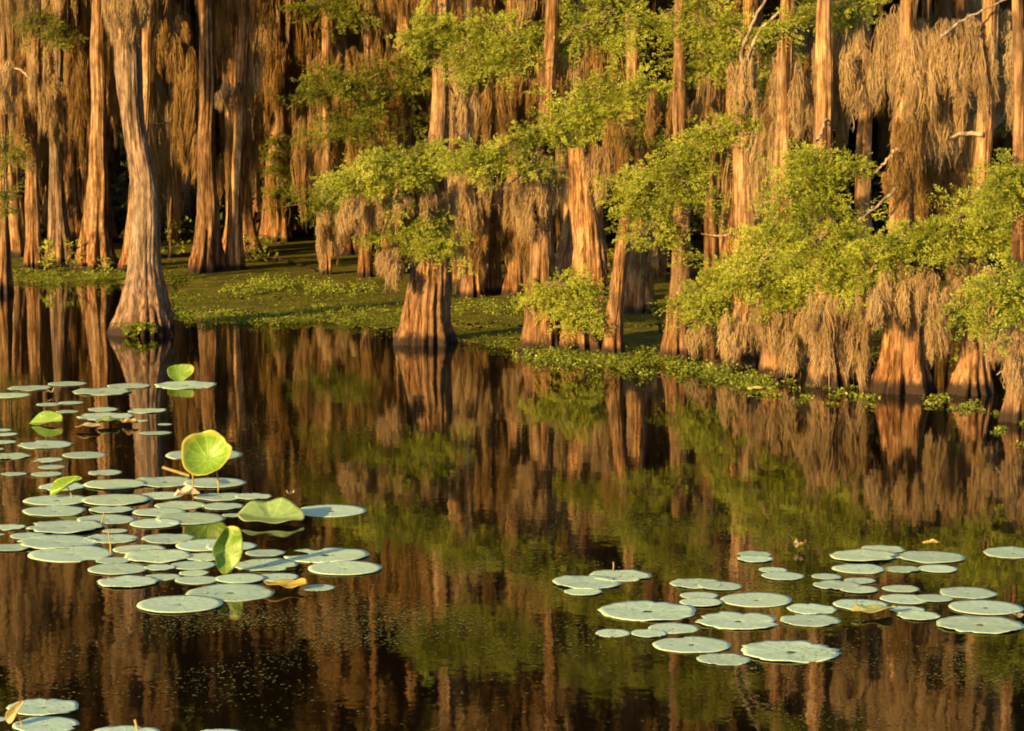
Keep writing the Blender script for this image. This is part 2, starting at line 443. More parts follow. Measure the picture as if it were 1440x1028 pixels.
def moss_strands(x0, x1, top, bot, depth, n, r_=rng, wid=0.011):
    """hanging tufts between x0 and x1 (local metres): fine tapered ribbons bunched into long soft cones"""
    span = x1 - x0
    nbun = max(3, int(n * 2.0))
    quads = []
    for b in range(nbun):
        cx = r_.uniform(x0, x1); cy = r_.uniform(-depth, depth)
        zt = top - abs(r_.normal()) * 0.05 * (top - bot) - 0.45 * (top - bot) * r_.uniform(0, 1) ** 1.4
        ln = (zt - bot) * r_.uniform(0.30, 1.08) * (1 - 0.3 * abs(2 * (cx - x0) / span - 1) ** 2)
        R = r_.uniform(0.025, 0.10) * (0.7 + 0.4 * min(ln, 1.5))
        m = r_.integers(36, 74)
        k = 7
        a = r_.uniform(0, 2 * PI, m); rr = R * np.sqrt(r_.uniform(0, 1, m))
        L = ln * r_.uniform(0.35, 1.0, m) ** 0.7 * (1 - 0.55 * rr / R)
        z0 = zt - r_.uniform(0, 0.72, m) ** 1.1 * ln
        L = np.minimum(L, (zt - ln * r_.uniform(0.55, 1.08, m) - z0) * -1.0).clip(0.12, None)
        t = np.linspace(0, 1, k)
        conv = (0.45 + 0.55 * np.minimum(1, 4 * t[None])) * (1 - 0.8 * (t[None] * (L / ln)[:, None]) ** 1.2)
        sway = 0.035 * np.sin(2.2 * t + r_.uniform(0, 6))
        ph = r_.uniform(0, 6, (m, 2)); fr = r_.uniform(3, 7, (m, 2))
        X = cx + sway[None] * ln + (rr * np.cos(a))[:, None] * conv + 0.007 * np.sin(fr[:, :1] * t + ph[:, :1]) + np.cumsum(r_.normal(0, 0.0032, (m, k)), 1)
        Y = cy + (rr * np.sin(a))[:, None] * conv + np.cumsum(r_.normal(0, 0.004, (m, k)), 1)
        Z = z0[:, None] - L[:, None] * t[None]
        P = np.stack([X, Y, Z], -1)
        wa = r_.normal(-0.55, 0.8, m)
        W = np.stack([np.cos(wa), np.sin(wa), 0 * wa], -1)[:, None] * (wid * r_.uniform(0.6, 1.7, (m, 1)) * np.minimum(1.0, 0.2 + 4 * t[None]) * (1.04 - t[None]) ** 0.6)[..., None]
        Q = np.stack([P[:, :-1] - W[:, :-1] / 2, P[:, :-1] + W[:, :-1] / 2, P[:, 1:] + W[:, 1:] / 2, P[:, 1:] - W[:, 1:] / 2], -2)
        quads.append(Q.reshape(-1, 4, 3))
        nh = m * 2                                                  # curled side hairs
        i = r_.integers(0, m, nh); j = r_.uniform(0, 0.95, nh) * (k - 1); j0 = j.astype(int); f = (j - j0)[:, None]
        p = P[i, j0] * (1 - f) + P[i, np.minimum(j0 + 1, k - 1)] * f
        d = unit(r_.normal(size=(nh, 3)) * np.array([.8, .8, .5]) + np.array([0, 0, -1.3])) * r_.uniform(0.03, 0.075, (nh, 1))
        w_ = unit(np.cross(d, r_.normal(size=(nh, 3)))) * 0.0026
        quads.append(np.stack([p - w_, p + w_, p + d + w_ * .3, p + d - w_ * .3], -2))
    return np.concatenate(quads)

# ------------------------------------------------------------------ shared high crowns (above the frame, seen in the reflections)
def high_crown(seed):
    r_ = np.random.default_rng(seed)
    A = []
    for i in range(16):
        a = r_.uniform(0, 2 * PI); rad = r_.uniform(0.2, 1.5); zz = r_.uniform(0, 5.0)
        rad *= (1 - 0.12 * zz)
        c = (rad * math.cos(a), rad * math.sin(a), zz)
        n = 26
        O, D, Nn, L = clump_fans(c, (0.75, 0.75, 0.38), n, 0.5, r_)
        A.append(fans(O, D, Nn, L, 0.075, 0.03, 8, 5, r_))
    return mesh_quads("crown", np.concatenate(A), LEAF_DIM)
CROWNS = [high_crown(100 + i) for i in range(4)]
MOSSY = []
for i in range(8):
    r_ = np.random.default_rng(300 + i)
    ww = r_.uniform(0.25, 0.6)
    MOSSY.append(mesh_quads("hanging_moss", moss_strands(-ww, ww, 0, -r_.uniform(1.4, 3.0), 0.25, 15, r_, 0.011), MOSS_OCHRE if i % 2 else MOSS))

def add_crown(root, z, x=0.0, r_=random):
    o = link("crown", r_.choice(CROWNS), root)
    o.location = (x, r_.uniform(0.2, 0.8), z)
    o.rotation_euler = (0, 0, r_.uniform(0, 6.28))
    s = r_.uniform(0.85, 1.25)
    o.scale = (s, s, s)
    return o

# ------------------------------------------------------------------ hand placed trees
class Tree:
    def __init__(s, pts, label, Y=None, nfl=9, amp=0.25, mat=BARK, top=9.0, group="bald cypresses at the water's edge", crown=True, seg=56, rings=70, name="cypress_tree", cat="tree"):
        x, y, _ = pts[0]
        b = at(x, y) if Y is None else Vector((aty(x, y, Y).x, Y, 0))
        s.Y = b.y; s.base = b
        s.root = empty(name, b, label, cat, group)
        P = [aty(px, py, s.Y) for px, py, _ in pts]
        zs = [max(p.z, 0.0) for p in P]; xs = [p.x - b.x for p in P]
        rs = [0.5 * wd * mpp(s.Y) for _, _, wd in pts]
        if zs[0] > 0.05: zs = [0.0] + zs; xs = [xs[0]] + xs; rs = [rs[0] * 1.25] + rs
        s.zs, s.xs = zs, xs
        s.top = top
        me = trunk_mesh(xs, zs, rs, top, seg, rings, nfl, amp, int(x * 7 + y), mat)
        s.trunk = link("trunk", me, s.root)
        if crown and top > 6:
            add_crown(s.root, random.uniform(6.1, 6.8) if s.Y < 33 else random.uniform(6.4, 7.2), xs[-1])
            add_crown(s.root, random.uniform(7.0, 9.0), xs[-1])
    def axis(s, z):
        return float(np.interp(z, s.zs, s.xs))
    def loc(s, px, py, dY=0.0):
        p = aty(px, py, s.Y + dY)
        return np.array([p.x - s.base.x, dY, p.z])
    def bough(s, clumps, mat=LEAF, dens=1.0, z0=None, rad=0.022, leafk=1.0):
        """one limb carrying foliage puffs: clumps = [(px,py,rx,ry,dY)...] ordered outward"""
        C = [s.loc(c[0], c[1], c[4]) for c in clumps]
        zb = C[0][2] - 0.15 if z0 is None else z0
        st = np.array([s.axis(zb), 0, zb])
        pts = [st] + C
        pts = np.array(pts)
        # arc length resample with a little wander
        d = np.r_[0, np.cumsum(np.linalg.norm(np.diff(pts, axis=0), axis=1))]
        u = np.linspace(0, d[-1], max(8, 5 * len(pts)))
        P = np.stack([np.interp(u, d, pts[:, i]) for i in range(3)], 1)
        P[1:] += np.cumsum(rng.normal(0, 0.012, (len(P) - 1, 3)), 0)
        P[:, 2] += 0.10 * np.sin(np.linspace(0, PI, len(P)))
        V, Fq = tube_arrays(P, np.linspace(rad, 0.006, len(P)), 7)
        Vs, Fs, nv = [V], [Fq], len(V)
        Q = []
        for (c, cc) in zip(clumps, C):
            k = mpp(s.Y)
            r = (c[2] * k, max(0.22, 0.55 * c[2] * k), c[3] * k)
            n = int(dens * (10 + 25 * (c[2] * c[3] * k * k) / 0.10))
            n = min(n, 150)
            O, D, Nn, L = clump_fans(cc, r, n, 0.31)
            Q.append(fans(O, D, Nn, L, 0.036 * leafk, 0.0125 * leafk))
            for q in range(9):                                     # twigs that carry the fronds
                e = O[rng.integers(0, n)]
                j = np.argmin(np.linalg.norm(P - cc, axis=1)); a = P[max(0, j - rng.integers(0, 4))]
                m = (a + e) / 2 + rng.normal(0, 0.03, 3)
                V2, F2 = tube_arrays(np.array([a, m, e]), [0.008, 0.006, 0.003], 5)
                Vs.append(V2); Fs.append(F2 + nv); nv += len(V2)
        i0 = len(P) // 3                                            # fronds strung along the limb between the puffs
        O = P[rng.integers(i0, len(P), 22)] + rng.normal(0, .05, (22, 3)); D = unit(rng.normal(size=(22, 3)) * np.array([1, .8, .3]))
        Nn = unit(np.array([-.3, -.6, .8]) + .4 * rng.normal(size=(22, 3))); Nn = unit(Nn - D * np.sum(Nn * D, 1, keepdims=True))
        Q.append(fans(O, D, Nn, rng.uniform(.15, .3, 22), 0.034, 0.012))
        b = link("bough", mesh_quads("bough", np.concatenate(Vs), TWIG, np.concatenate(Fs), True), s.root)
        link("foliage", mesh_quads("foliage", np.concatenate(Q), mat), b)
        return b
    def moss(s, px, top, wpx, bot, dY=-0.2, n=8, mat=MOSS, label=None, wid=0.0078):
        if bot > 440 and wpx > 35: n = max(3, int(n * 0.5))
        a = s.loc(px - wpx / 2, top, dY); b = s.loc(px + wpx / 2, bot, dY)
        Q = moss_strands(a[0], b[0], a[2], b[2], 0.18, n, rng, wid)
        Q = Q + np.array([0, dY, 0])
        o = link("hanging_moss", mesh_quads("hanging_moss", Q, mat), s.root)
        if label: o["label"] = label
        return o
    def bare(s, poly, dY=-0.3, r=0.02, label=None, mat=BARE, step=0.1):
        pts = np.array([s.loc(x, y, dY + step * i) for i, (x, y) in enumerate(poly)])
        d = np.r_[0, np.cumsum(np.linalg.norm(np.diff(pts, axis=0), axis=1))]
        u = np.linspace(0, d[-1], 14)
        P = np.stack([smooth1(np.interp(u, d, pts[:, i]), 1) for i in range(3)], 1)
        P += rng.normal(0, 0.006, P.shape)
        V, Fq = tube_arrays(P, np.linspace(r, r * 0.4, 14), 7)
        o = link("bare_branch", mesh_quads("bare_branch", V, mat, Fq, True), s.root)
        if label: o["label"] = label
        return o

# --- far-left lit trunks, standing back behind the weed mat
T = {}
T['edge'] = Tree([(3, 412, 30), (3, 300, 20), (4, 150, 15), (4, 0, 14)], "thin mossy cypress cut off by the left edge of the frame", nfl=6)
T['b1'] = Tree([(45, 380, 30), (46, 340, 22), (45, 200, 17), (50, 100, 15), (50, 0, 13)], "narrow lit cypress trunk, second from the left edge, in the far left row", nfl=7, top=10)
T['b2'] = Tree([(84, 374, 42), (82, 330, 30), (78, 200, 18), (80, 100, 16), (82, 0, 15)], "greyish cypress trunk between two orange ones in the far left row", nfl=7, mat=BARK_GREY, top=10)
T['b3'] = Tree([(135, 382, 62), (136, 350, 44), (137, 300, 32), (138, 200, 25), (137, 100, 20), (138, 0, 17)], "sunlit cypress with split flared base close behind the large buttressed cypress", nfl=7, amp=0.5, top=10)
T['b4'] = Tree([(181, 384, 32), (182, 350, 24), (203, 200, 17), (207, 80, 15), (208, 0, 14)], "slim bright trunk peeking out behind the large buttressed cypress", nfl=6, top=10)
T['b5'] = Tree([(289, 384, 58), (290, 350, 40), (291, 300, 30), (292, 200, 28), (292, 100, 27), (291, 0, 25)], "sunlit straight orange cypress with flared foot, first beyond the large buttressed cypress", nfl=7, amp=0.45, top=10)
T['b6'] = Tree([(330, 382, 30), (331, 320, 23), (335, 200, 20), (341, 100, 17), (345, 0, 14)], "slender cypress half in shade, close beside the straight orange one", nfl=6, top=10)
T['b7'] = Tree([(391, 342, 40), (390, 300, 32), (388, 220, 28), (388, 120, 22), (388, 0, 18)], "leafy vine-covered trunk standing back in the shade left of centre", nfl=7, top=10)
T['b8'] = Tree([(458, 388, 20), (459, 300, 15), (459, 200, 14), (458, 0, 12)], "thin trunk fringed with pale moss where the dim green boughs begin", nfl=6, top=10)
T['b9'] = Tree([(513, 392, 24), (514, 330, 17), (516, 200, 15), (518, 0, 13)], "thin reddish trunk just left of the big stump-like cypress", nfl=6, top=10)
T['b10'] = Tree([(566, 385, 44), (568, 250, 30), (571, 110, 26), (573, 0, 25)], "straight bright orange trunk rising behind the green boughs, top centre-left", nfl=7, top=10, amp=0.12)
T['m1'] = Tree([(662, 420, 38), (662, 380, 28), (661, 280, 22), (660, 150, 20), (660, 0, 18)], "reddish trunk in moss just right of the big stump-like cypress", nfl=7)
T['m2'] = Tree([(692, 416, 26), (692, 300, 19), (694, 150, 17), (695, 0, 15)], "thin trunk in the moss curtain, second right of the stump-like cypress", nfl=6)
T['m3'] = Tree([(727, 418, 44), (727, 380, 34), (725, 280, 27), (722, 150, 22), (720, 0, 20)], "orange trunk behind the moss, third right of the stump-like cypress", nfl=7)
T['m4'] = Tree([(898, 442, 56), (897, 400, 44), (896, 330, 36), (893, 200, 26), (890, 0, 20)], "moss-draped trunk behind the leaning slim cypress", nfl=8)
T['m5'] = Tree([(1000, 420, 26), (1000, 300, 20), (1001, 150, 17), (1002, 0, 15)], "narrow orange trunk in the gap right of the upright pale cypress", nfl=6)
T['m6'] = Tree([(1214, 440, 34), (1214, 300, 25), (1215, 200, 23), (1216, 80, 22), (1216, 0, 20)], "dark shaded trunk at the black gap on the right", nfl=7)
# --- front row
T['t1'] = Tree([(203, 468, 97), (203, 440, 87), (203, 415, 70), (204, 390, 58), (204, 350, 45), (202, 300, 39), (198, 250, 35), (192, 200, 35), (186, 130, 39), (181, 60, 40), (177, 0, 36)],
               "large grey cypress with wide buttressed foot alone in the open water", nfl=11, amp=0.2, mat=BARK_GREY, seg=72, rings=110, top=9)
T['t2'] = Tree([(600, 483, 90), (601, 460, 78), (603, 420, 66), (605, 370, 57), (608, 300, 50), (614, 230, 36), (619, 190, 30), (621, 120, 27), (622, 0, 24)],
               "stout pale stump-like cypress with leafy boughs, black shaded flank", nfl=10, amp=0.22, seg=72, rings=110)
T['t3'] = Tree([(762, 493, 58), (760, 450, 50), (757, 400, 44), (761, 340, 35), (765, 260, 29), (770, 200, 25), (774, 100, 22), (776, 0, 20)],
               "cypress with fluted base, first right of the weed gap, stump at its side", nfl=9, amp=0.28, seg=64)
T['t5'] = Tree([(830, 432, 66), (829, 400, 54), (826, 340, 45), (820, 270, 37), (812, 200, 30), (808, 165, 16)],
               "tall orange cypress behind the leafy stump, tapering to bare wood", nfl=8, amp=0.2, top=2.75, crown=False)
T['t4'] = Tree([(818, 495, 64), (817, 470, 58), (816, 440, 46), (815, 420, 34), (815, 405, 20)], "short rotten cypress stump topped by a leafy tuft", nfl=8, amp=0.34, top=0.6, crown=False,
               name="cypress_stump", cat="stump", rings=50)
T['t6'] = Tree([(861, 500, 34), (862, 470, 29), (867, 420, 25), (873, 370, 22), (880, 320, 20), (892, 270, 16), (905, 235, 9)],
               "slim cypress leaning to the right beside the leafy stump", nfl=6, amp=0.2, top=2.1, crown=False)
T['t7'] = Tree([(951, 506, 46), (952, 470, 37), (955, 410, 30), (957, 350, 27), (958, 250, 24), (958, 100, 22), (958, 0, 20)],
               "upright pale cypress with clean trunk, right of the leaning one", nfl=7, amp=0.2)
T['t8'] = Tree([(1041, 513, 50), (1044, 470, 42), (1047, 400, 38), (1050, 300, 36), (1049, 200, 32), (1047, 120, 28), (1048, 95, 20)],
               "forked cypress whose pale bare limbs split near the top of the frame", nfl=8, amp=0.2, top=3.2, crown=False)
T['t9a'] = Tree([(1093, 530, 50), (1096, 480, 44), (1098, 420, 38), (1102, 300, 30), (1104, 150, 26), (1106, 0, 22)],
                "moss-shrouded cypress under the bright boughs, next to the forked one", nfl=8, amp=0.25)
T['t9b'] = Tree([(1168, 542, 66), (1168, 500, 50), (1166, 450, 42), (1164, 340, 34), (1160, 200, 28), (1158, 0, 24)],
                "moss-shrouded cypress with reddish broken foot under the bright boughs", nfl=8, amp=0.3)
T['t10'] = Tree([(1264, 550, 92), (1266, 520, 72), (1268, 480, 58), (1270, 400, 46), (1270, 300, 38), (1270, 200, 34), (1270, 155, 32), (1276, 0, 24)],
                "wide-footed dark red cypress under hanging moss on the right", nfl=9, amp=0.3, seg=64)
T['t11'] = Tree([(1362, 553, 66), (1365, 520, 46), (1370, 460, 34), (1376, 380, 27), (1383, 250, 26), (1388, 120, 25), (1392, 0, 24)],
                "cypress with forked roots, its bright straight upper trunk near the right edge", nfl=8, amp=0.3, seg=64)
T['t12'] = Tree([(1432, 592, 50), (1433, 560, 36), (1432, 500, 26), (1432, 400, 21), (1432, 200, 18), (1432, 0, 16)],
                "pale cypress at the right edge, nearest of all to the water", nfl=7, amp=0.25)

# --- boughs
b = T['t2'].bough
b([(592, 222, 50, 28, -.35), (535, 240, 62, 32, -.6), (498, 258, 32, 20, -.8)], dens=1.5)
b([(600, 318, 36, 22, -.3), (560, 325, 40, 26, -.5), (610, 350, 20, 12, -.45)], z0=1.4, dens=1.4)
b([(640, 62, 52, 40, -.2), (610, 45, 30, 30, -.3)], dens=1.3)
b([(690, 85, 60, 30, -.3), (745, 62, 48, 30, -.5), (700, 40, 40, 18, -.3)], dens=1.4)
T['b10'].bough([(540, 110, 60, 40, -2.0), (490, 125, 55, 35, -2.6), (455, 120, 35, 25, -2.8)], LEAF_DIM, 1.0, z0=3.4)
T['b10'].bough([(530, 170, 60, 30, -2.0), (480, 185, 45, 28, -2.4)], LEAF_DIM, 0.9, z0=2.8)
T['b9'].bough([(480, 268, 45, 20, -2.0), (437, 285, 38, 18, -2.6)], LEAF_DIM, 1.0, z0=1.6)
T['b9'].bough([(470, 20, 45, 30, -1.0), (440, 8, 30, 22, -1.0)], LEAF_DIM, 0.8)
b = T['t3'].bough
b([(765, 192, 50, 22, -.4), (705, 222, 62, 26, -.7), (655, 225, 24, 16, -.8)], dens=1.5)
b([(800, 172, 40, 18, -.3), (835, 160, 26, 13, -.3)])
b([(845, 130, 60, 32, -.2), (890, 125, 32, 24, -.3)], z0=2.6)
b([(830, 50, 45, 40, .1), (868, 40, 36, 36, .2), (840, 8, 50, 20, .3)], dens=.8)
T['t4'].bough([(795, 408, 46, 20, -.2), (765, 412, 20, 12, -.2), (822, 420, 22, 16, -.2)], z0=0.5)
T['t4'].bough([(800, 440, 22, 14, -.32), (820, 452, 14, 12, -.3)], LEAF, 0.7, z0=0.45)
b = T['t6'].bough
b([(905, 285, 40, 45, -.3), (880, 262, 24, 28, -.4), (925, 325, 36, 30, -.4)])
b = T['t7'].bough
b([(940, 260, 50, 42, -.3), (965, 235, 30, 30, -.4)])
b([(985, 205, 40, 28, -.3), (1030, 190, 40, 24, -.5), (1085, 180, 30, 14, -.6)])
b([(985, 415, 36, 30, -.3), (1020, 405, 42, 36, -.6), (995, 440, 30, 20, -.5)], z0=0.8)
b([(945, 25, 46, 30, .3), (975, 70, 44, 34, .2), (1000, 105, 36, 24, .1)])
b([(915, 190, 34, 18, .8), (930, 160, 30, 18, .9)], LEAF_DIM)
b = T['t8'].bough
b([(1020, 40, 40, 36, .2), (990, 20, 40, 28, .3)])
b([(1085, 70, 26, 26, .5), (1078, 115, 24, 34, .4)])
b = T['t9a'].bough
b([(1100, 330, 44, 40, -.4), (1080, 375, 44, 30, -.5), (1050, 395, 36, 26, -.6)])
b([(1130, 395, 50, 34, -.6), (1100, 420, 40, 18, -.6)])
b = T['t9b'].bough
b([(1150, 235, 46, 34, -.3), (1120, 270, 40, 36, -.4), (1180, 225, 30, 28, -.4)])
b([(1160, 290, 52, 34, -.4), (1175, 340, 50, 34, -.6), (1140, 350, 44, 30, -.6)])
b([(1190, 380, 50, 30, -.6), (1235, 375, 46, 24, -.8), (1210, 410, 42, 16, -.8)])
b([(1140, 25, 50, 20, .5), (1180, 15, 40, 20, .5)])
b = T['t10'].bough
b([(1275, 350, 46, 20, -.4), (1315, 345, 40, 18, -.6), (1240, 345, 30, 22, -.5)])
b = T['t11'].bough
b([(1375, 300, 48, 34, -.4), (1340, 330, 38, 26, -.6), (1405, 285, 36, 34, -.5)])
b([(1385, 345, 46, 26, -.5), (1430, 335, 34, 36, -.7)])
b([(1425, 170, 24, 26, 1.5), (1438, 120, 16, 20, 1.5)], LEAF_DIM)
b = T['t12'].bough
b([(1425, 400, 34, 40, -.2), (1395, 420, 34, 30, -.4), (1390, 448, 26, 18, -.4)])
b([(1430, 280, 30, 40, -.2), (1420, 255, 24, 20, -.2)])
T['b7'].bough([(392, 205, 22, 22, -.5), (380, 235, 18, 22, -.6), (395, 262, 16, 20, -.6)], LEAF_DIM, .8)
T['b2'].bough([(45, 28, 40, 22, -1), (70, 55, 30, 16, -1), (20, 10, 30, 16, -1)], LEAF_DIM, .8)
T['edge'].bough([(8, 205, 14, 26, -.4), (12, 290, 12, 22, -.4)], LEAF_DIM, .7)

# --- hanging moss
m = T['t1'].moss
m(178, -30, 46, 90, -.35, 9, MOSS); m(190, -30, 40, 60, -.35, 6, MOSS)
m = T['edge'].moss
m(8, 60, 30, 200, -.1, 6, MOSS, wid=.010)
m = T['b1'].moss
m(30, 120, 40, 240, -.3, 8, MOSS_OCHRE, wid=.010); m(62, 60, 40, 200, -.3, 10, MOSS, wid=.010)
m = T['b2'].moss
m(105, 20, 30, 190, .6, 8, MOSS_OCHRE, wid=.010); m(75, 100, 26, 230, -.3, 6, MOSS, wid=.010)
m = T['b5'].moss
m(262, 60, 34, 260, .2, 12, MOSS_OCHRE, "long ochre moss curtain", wid=.010); m(245, 10, 50, 150, .5, 10, MOSS_OCHRE, wid=.010); m(312, 110, 16, 165, -.2, 4, MOSS, wid=.010)
m = T['b6'].moss
m(357, 30, 22, 200, .2, 6, MOSS, wid=.010)
m = T['b7'].moss
m(378, 50, 44, 170, -.4, 9, MOSS_OCHRE, wid=.010); m(392, 200, 34, 330, -.4, 8, MOSS_OCHRE, wid=.010); m(410, 120, 40, 260, .2, 8, MOSS, wid=.010)
m = T['b8'].moss
m(462, 285, 40, 385, -.8, 9, MOSS); m(478, 270, 40, 350, -.8, 8, MOSS); m(455, 60, 50, 170, -.3, 8, MOSS_OCHRE, wid=.010)
m = T['b9'].moss
m(530, 60, 90, 150, -.4, 12, MOSS_OCHRE, wid=.010); m(520, 180, 40, 290, -.3, 7, MOSS_OCHRE)
m = T['t2'].moss
m(505, 262, 60, 335, -.6, 10); m(550, 262, 70, 330, -.5, 12); m(590, 255, 50, 320, -.35, 8); m(548, 340, 34, 405, -.4, 8); m(628, 250, 24, 340, -.2, 5); m(650, 100, 50, 200, .1, 7)
m = T['m1'].moss
m(665, 235, 50, 345, -.4, 12); m(650, 230, 30, 300, -.5, 6); m(690, 100, 60, 220, -.3, 12, MOSS_OCHRE); m(640, 290, 40, 380, .2, 7)
m = T['m3'].moss
m(730, 240, 60, 335, -.4, 12); m(710, 260, 40, 370, -.2, 9, MOSS_OCHRE); m(735, 95, 70, 190, -.3, 12, MOSS_OCHRE); m(700, 20, 80, 110, .3, 10, MOSS_OCHRE); m(770, 100, 50, 180, 0, 9, MOSS_OCHRE)
m = T['t3'].moss
m(775, 215, 40, 300, -.2, 7); m(745, 225, 40, 330, -.3, 8)
m = T['t5'].moss
m(842, 195, 30, 290, -.3, 6); m(868, 170, 40, 260, -.2, 7)
m = T['m4'].moss
m(898, 325, 56, 405, -.4, 9)
m = T['t7'].moss
m(985, 130, 50, 230, .3, 9, MOSS_OCHRE); m(1010, 445, 50, 500, -.5, 5); m(930, 110, 40, 210, .4, 8, MOSS_OCHRE)
m = T['t8'].moss
m(1045, 70, 34, 190, -.12, 10, MOSS); m(1062, 430, 60, 505, -.4, 9)
m = T['t9a'].moss
m(1098, 395, 56, 535, -.45, 18, label="thick pale moss cone reaching the water"); m(1130, 410, 40, 500, -.5, 10); m(1110, 80, 60, 260, .5, 14, MOSS_OCHRE); m(1075, 400, 30, 520, -.4, 6); m(1140, 60, 50, 230, .6, 10, MOSS_OCHRE)
m = T['t9b'].moss
m(1168, 400, 70, 500, -.5, 16); m(1158, 420, 24, 545, -.5, 5); m(1208, 385, 26, 568, -.5, 7, label="long thin moss tassel hanging to the water"); m(1180, 30, 66, 190, .2, 16, MOSS); m(1165, 90, 40, 250, .4, 10, MOSS_OCHRE); m(1205, 60, 40, 170, .1, 9)
m = T['m6'].moss
m(1228, 10, 60, 150, -.4, 14, MOSS, wid=.010)
m = T['t10'].moss
m(1262, 365, 80, 465, -.5, 18); m(1225, 395, 40, 460, -.5, 7); m(1298, 30, 66, 205, -.1, 18, MOSS, "wide moss curtain at the top of the frame"); m(1318, 20, 60, 235, .1, 16, MOSS); m(1270, 0, 60, 160, .2, 12, MOSS); m(1300, 370, 40, 450, -.4, 8); m(1300, 180, 60, 300, .6, 12, MOSS_OCHRE); m(1265, 160, 30, 330, -.2, 8, MOSS_OCHRE)
m = T['t11'].moss
m(1345, 15, 50, 140, -.1, 12, MOSS); m(1375, 30, 44, 180, -.1, 10, MOSS); m(1378, 370, 50, 470, -.4, 12); m(1312, 390, 14, 515, -.4, 3); m(1328, 385, 16, 505, -.4, 3); m(1350, 360, 30, 430, -.3, 6); m(1410, 10, 40, 110, .3, 8); m(1340, 200, 40, 320, .7, 9, MOSS_OCHRE)
m = T['t12'].moss
m(1432, 430, 28, 580, -.2, 7); m(1405, 450, 30, 520, .4, 4); m(1435, 30, 30, 160, .3, 6)

for key, lst in dict(
    t7=[(985, 430, 34, 510, -.4, 4)], t8=[(1030, 420, 30, 520, -.4, 4)],
    t9a=[(1120, 430, 40, 530, -.6, 6), (1080, 150, 50, 320, .2, 9), (1105, 60, 30, 240, .1, 7)], t9b=[(1185, 420, 40, 520, -.3, 6), (1140, 80, 50, 220, .2, 8)],
    t10=[(1280, 60, 50, 260, .1, 7)], t11=[(1385, 440, 40, 500, -.3, 4), (1330, 60, 50, 240, .2, 9), (1405, 60, 40, 200, .2, 7)],
    m4=[(915, 300, 30, 420, -.2, 4), (880, 120, 50, 270, -.1, 9)], t5=[(785, 180, 30, 310, .3, 5), (830, 90, 50, 200, .4, 8)], b5=[(268, 160, 24, 280, .1, 6), (310, 20, 30, 140, .3, 6)], b6=[(352, 100, 26, 250, .3, 6)], b3=[(112, 60, 30, 230, .2, 7), (160, 40, 26, 200, .4, 7)], t3=[(740, 260, 24, 350, -.1, 4)],
    m1=[(655, 280, 60, 410, -.2, 12), (670, 60, 60, 240, .1, 12)], m3=[(730, 250, 60, 410, -.1, 12), (740, 60, 60, 260, .2, 12)], m5=[(1000, 120, 40, 300, .1, 7)],
    b9=[(515, 100, 60, 330, -.1, 10)], b10=[(545, 40, 60, 260, -.1, 10), (590, 60, 40, 300, .2, 8)], b8=[(440, 120, 50, 330, .1, 10)]).items():
    for a_ in lst: T[key].moss(a_[0], a_[1], a_[2], a_[3], a_[4], a_[5], MOSS if key[0] == 't' else MOSS_OCHRE)

# --- bare limbs
T['t8'].bare([(1050, 125), (1042, 75), (1056, 35), (1085, -14)], -.02, .030, "pale bare limb", step=-.15)
T['t8'].bare([(1052, 130), (1050, 85), (1066, 42), (1095, 18), (1135, -10)], -.02, .024, "pale bare limb", step=-.13)
T['t11'].bare([(1320, 52), (1345, 35), (1380, 14), (1425, -6)], -.4, .016, "pale bare limb")
T['t11'].bare([(1384, 190), (1360, 187), (1335, 192), (1308, 202)], -.1, .024)
T['t10'].bare([(1262, 208), (1248, 225), (1230, 245)], -.3, .02)
T['t10'].bare([(1262, 262), (1240, 285), (1205, 312)], -.4, .018)
T['t9b'].bare([(1150, 200), (1158, 175), (1162, 165)], -.3, .02)
T['b1'].bare([(46, 115), (30, 98), (8, 92)], -.3, .025)
T['b1'].bare([(46, 155), (25, 150), (-6, 152)], -.2, .025)
T['b6'].bare([(337, 115), (325, 135), (312, 140)], -.2, .03)
T['t3'].bare([(768, 190), (740, 240), (705, 268)], -.2, .018)
T['m1'].bare([(663, 195), (655, 185), (650, 182)], -.2, .02)
T['t5'].bough([(812, 178, 34, 16, -.25), (850, 168, 26, 14, -.3)], z0=2.3)
T['t5'].bare([(815, 195), (820, 215), (822, 240)], -.35, .02)
T['m5'].bare([(1030, 330), (1010, 332), (985, 328)], -.3, .02)
T['t12'].bare([(1430, 516), (1415, 520), (1402, 526)], -.2, .014)

# ------------------------------------------------------------------ trees deep in the forest
def far_trunk(seed):
    r_ = np.random.default_rng(seed)
    z = np.array([0, 0.35, 0.9, 2.0, 5.0, 11.0])
    r0 = r_.uniform(0.10, 0.19)
    rs = np.array([r0 * 2.1, r0 * 1.6, r0 * 1.2, r0, r0 * 0.85, r0 * 0.45])
    xs = np.cumsum(np.r_[0, r_.normal(0, 0.05, 5)])
    return trunk_mesh(xs, z, rs, 11.0, 28, 40, int(r_.integers(6, 9)), 0.26, seed, BARK)
FT = [far_trunk(500 + i) for i in range(9)]
STUBS = []
for i in range(5):
    r_ = np.random.default_rng(640 + i); n_ = 10; t_ = np.linspace(0, 1, n_)
    P_ = np.stack([t_ * r_.uniform(.5, 1.1), np.cumsum(r_.normal(0, .03, n_)), np.cumsum(r_.normal(.0, .035, n_)) + .15 * t_], -1)
    V_, F_ = tube_arrays(P_, np.linspace(.03, .008, n_), 6)
    STUBS.append(mesh_quads("bare_branch", V_, TWIG, F_, True))
rr = random.Random(5)
spots = []
tries = 0
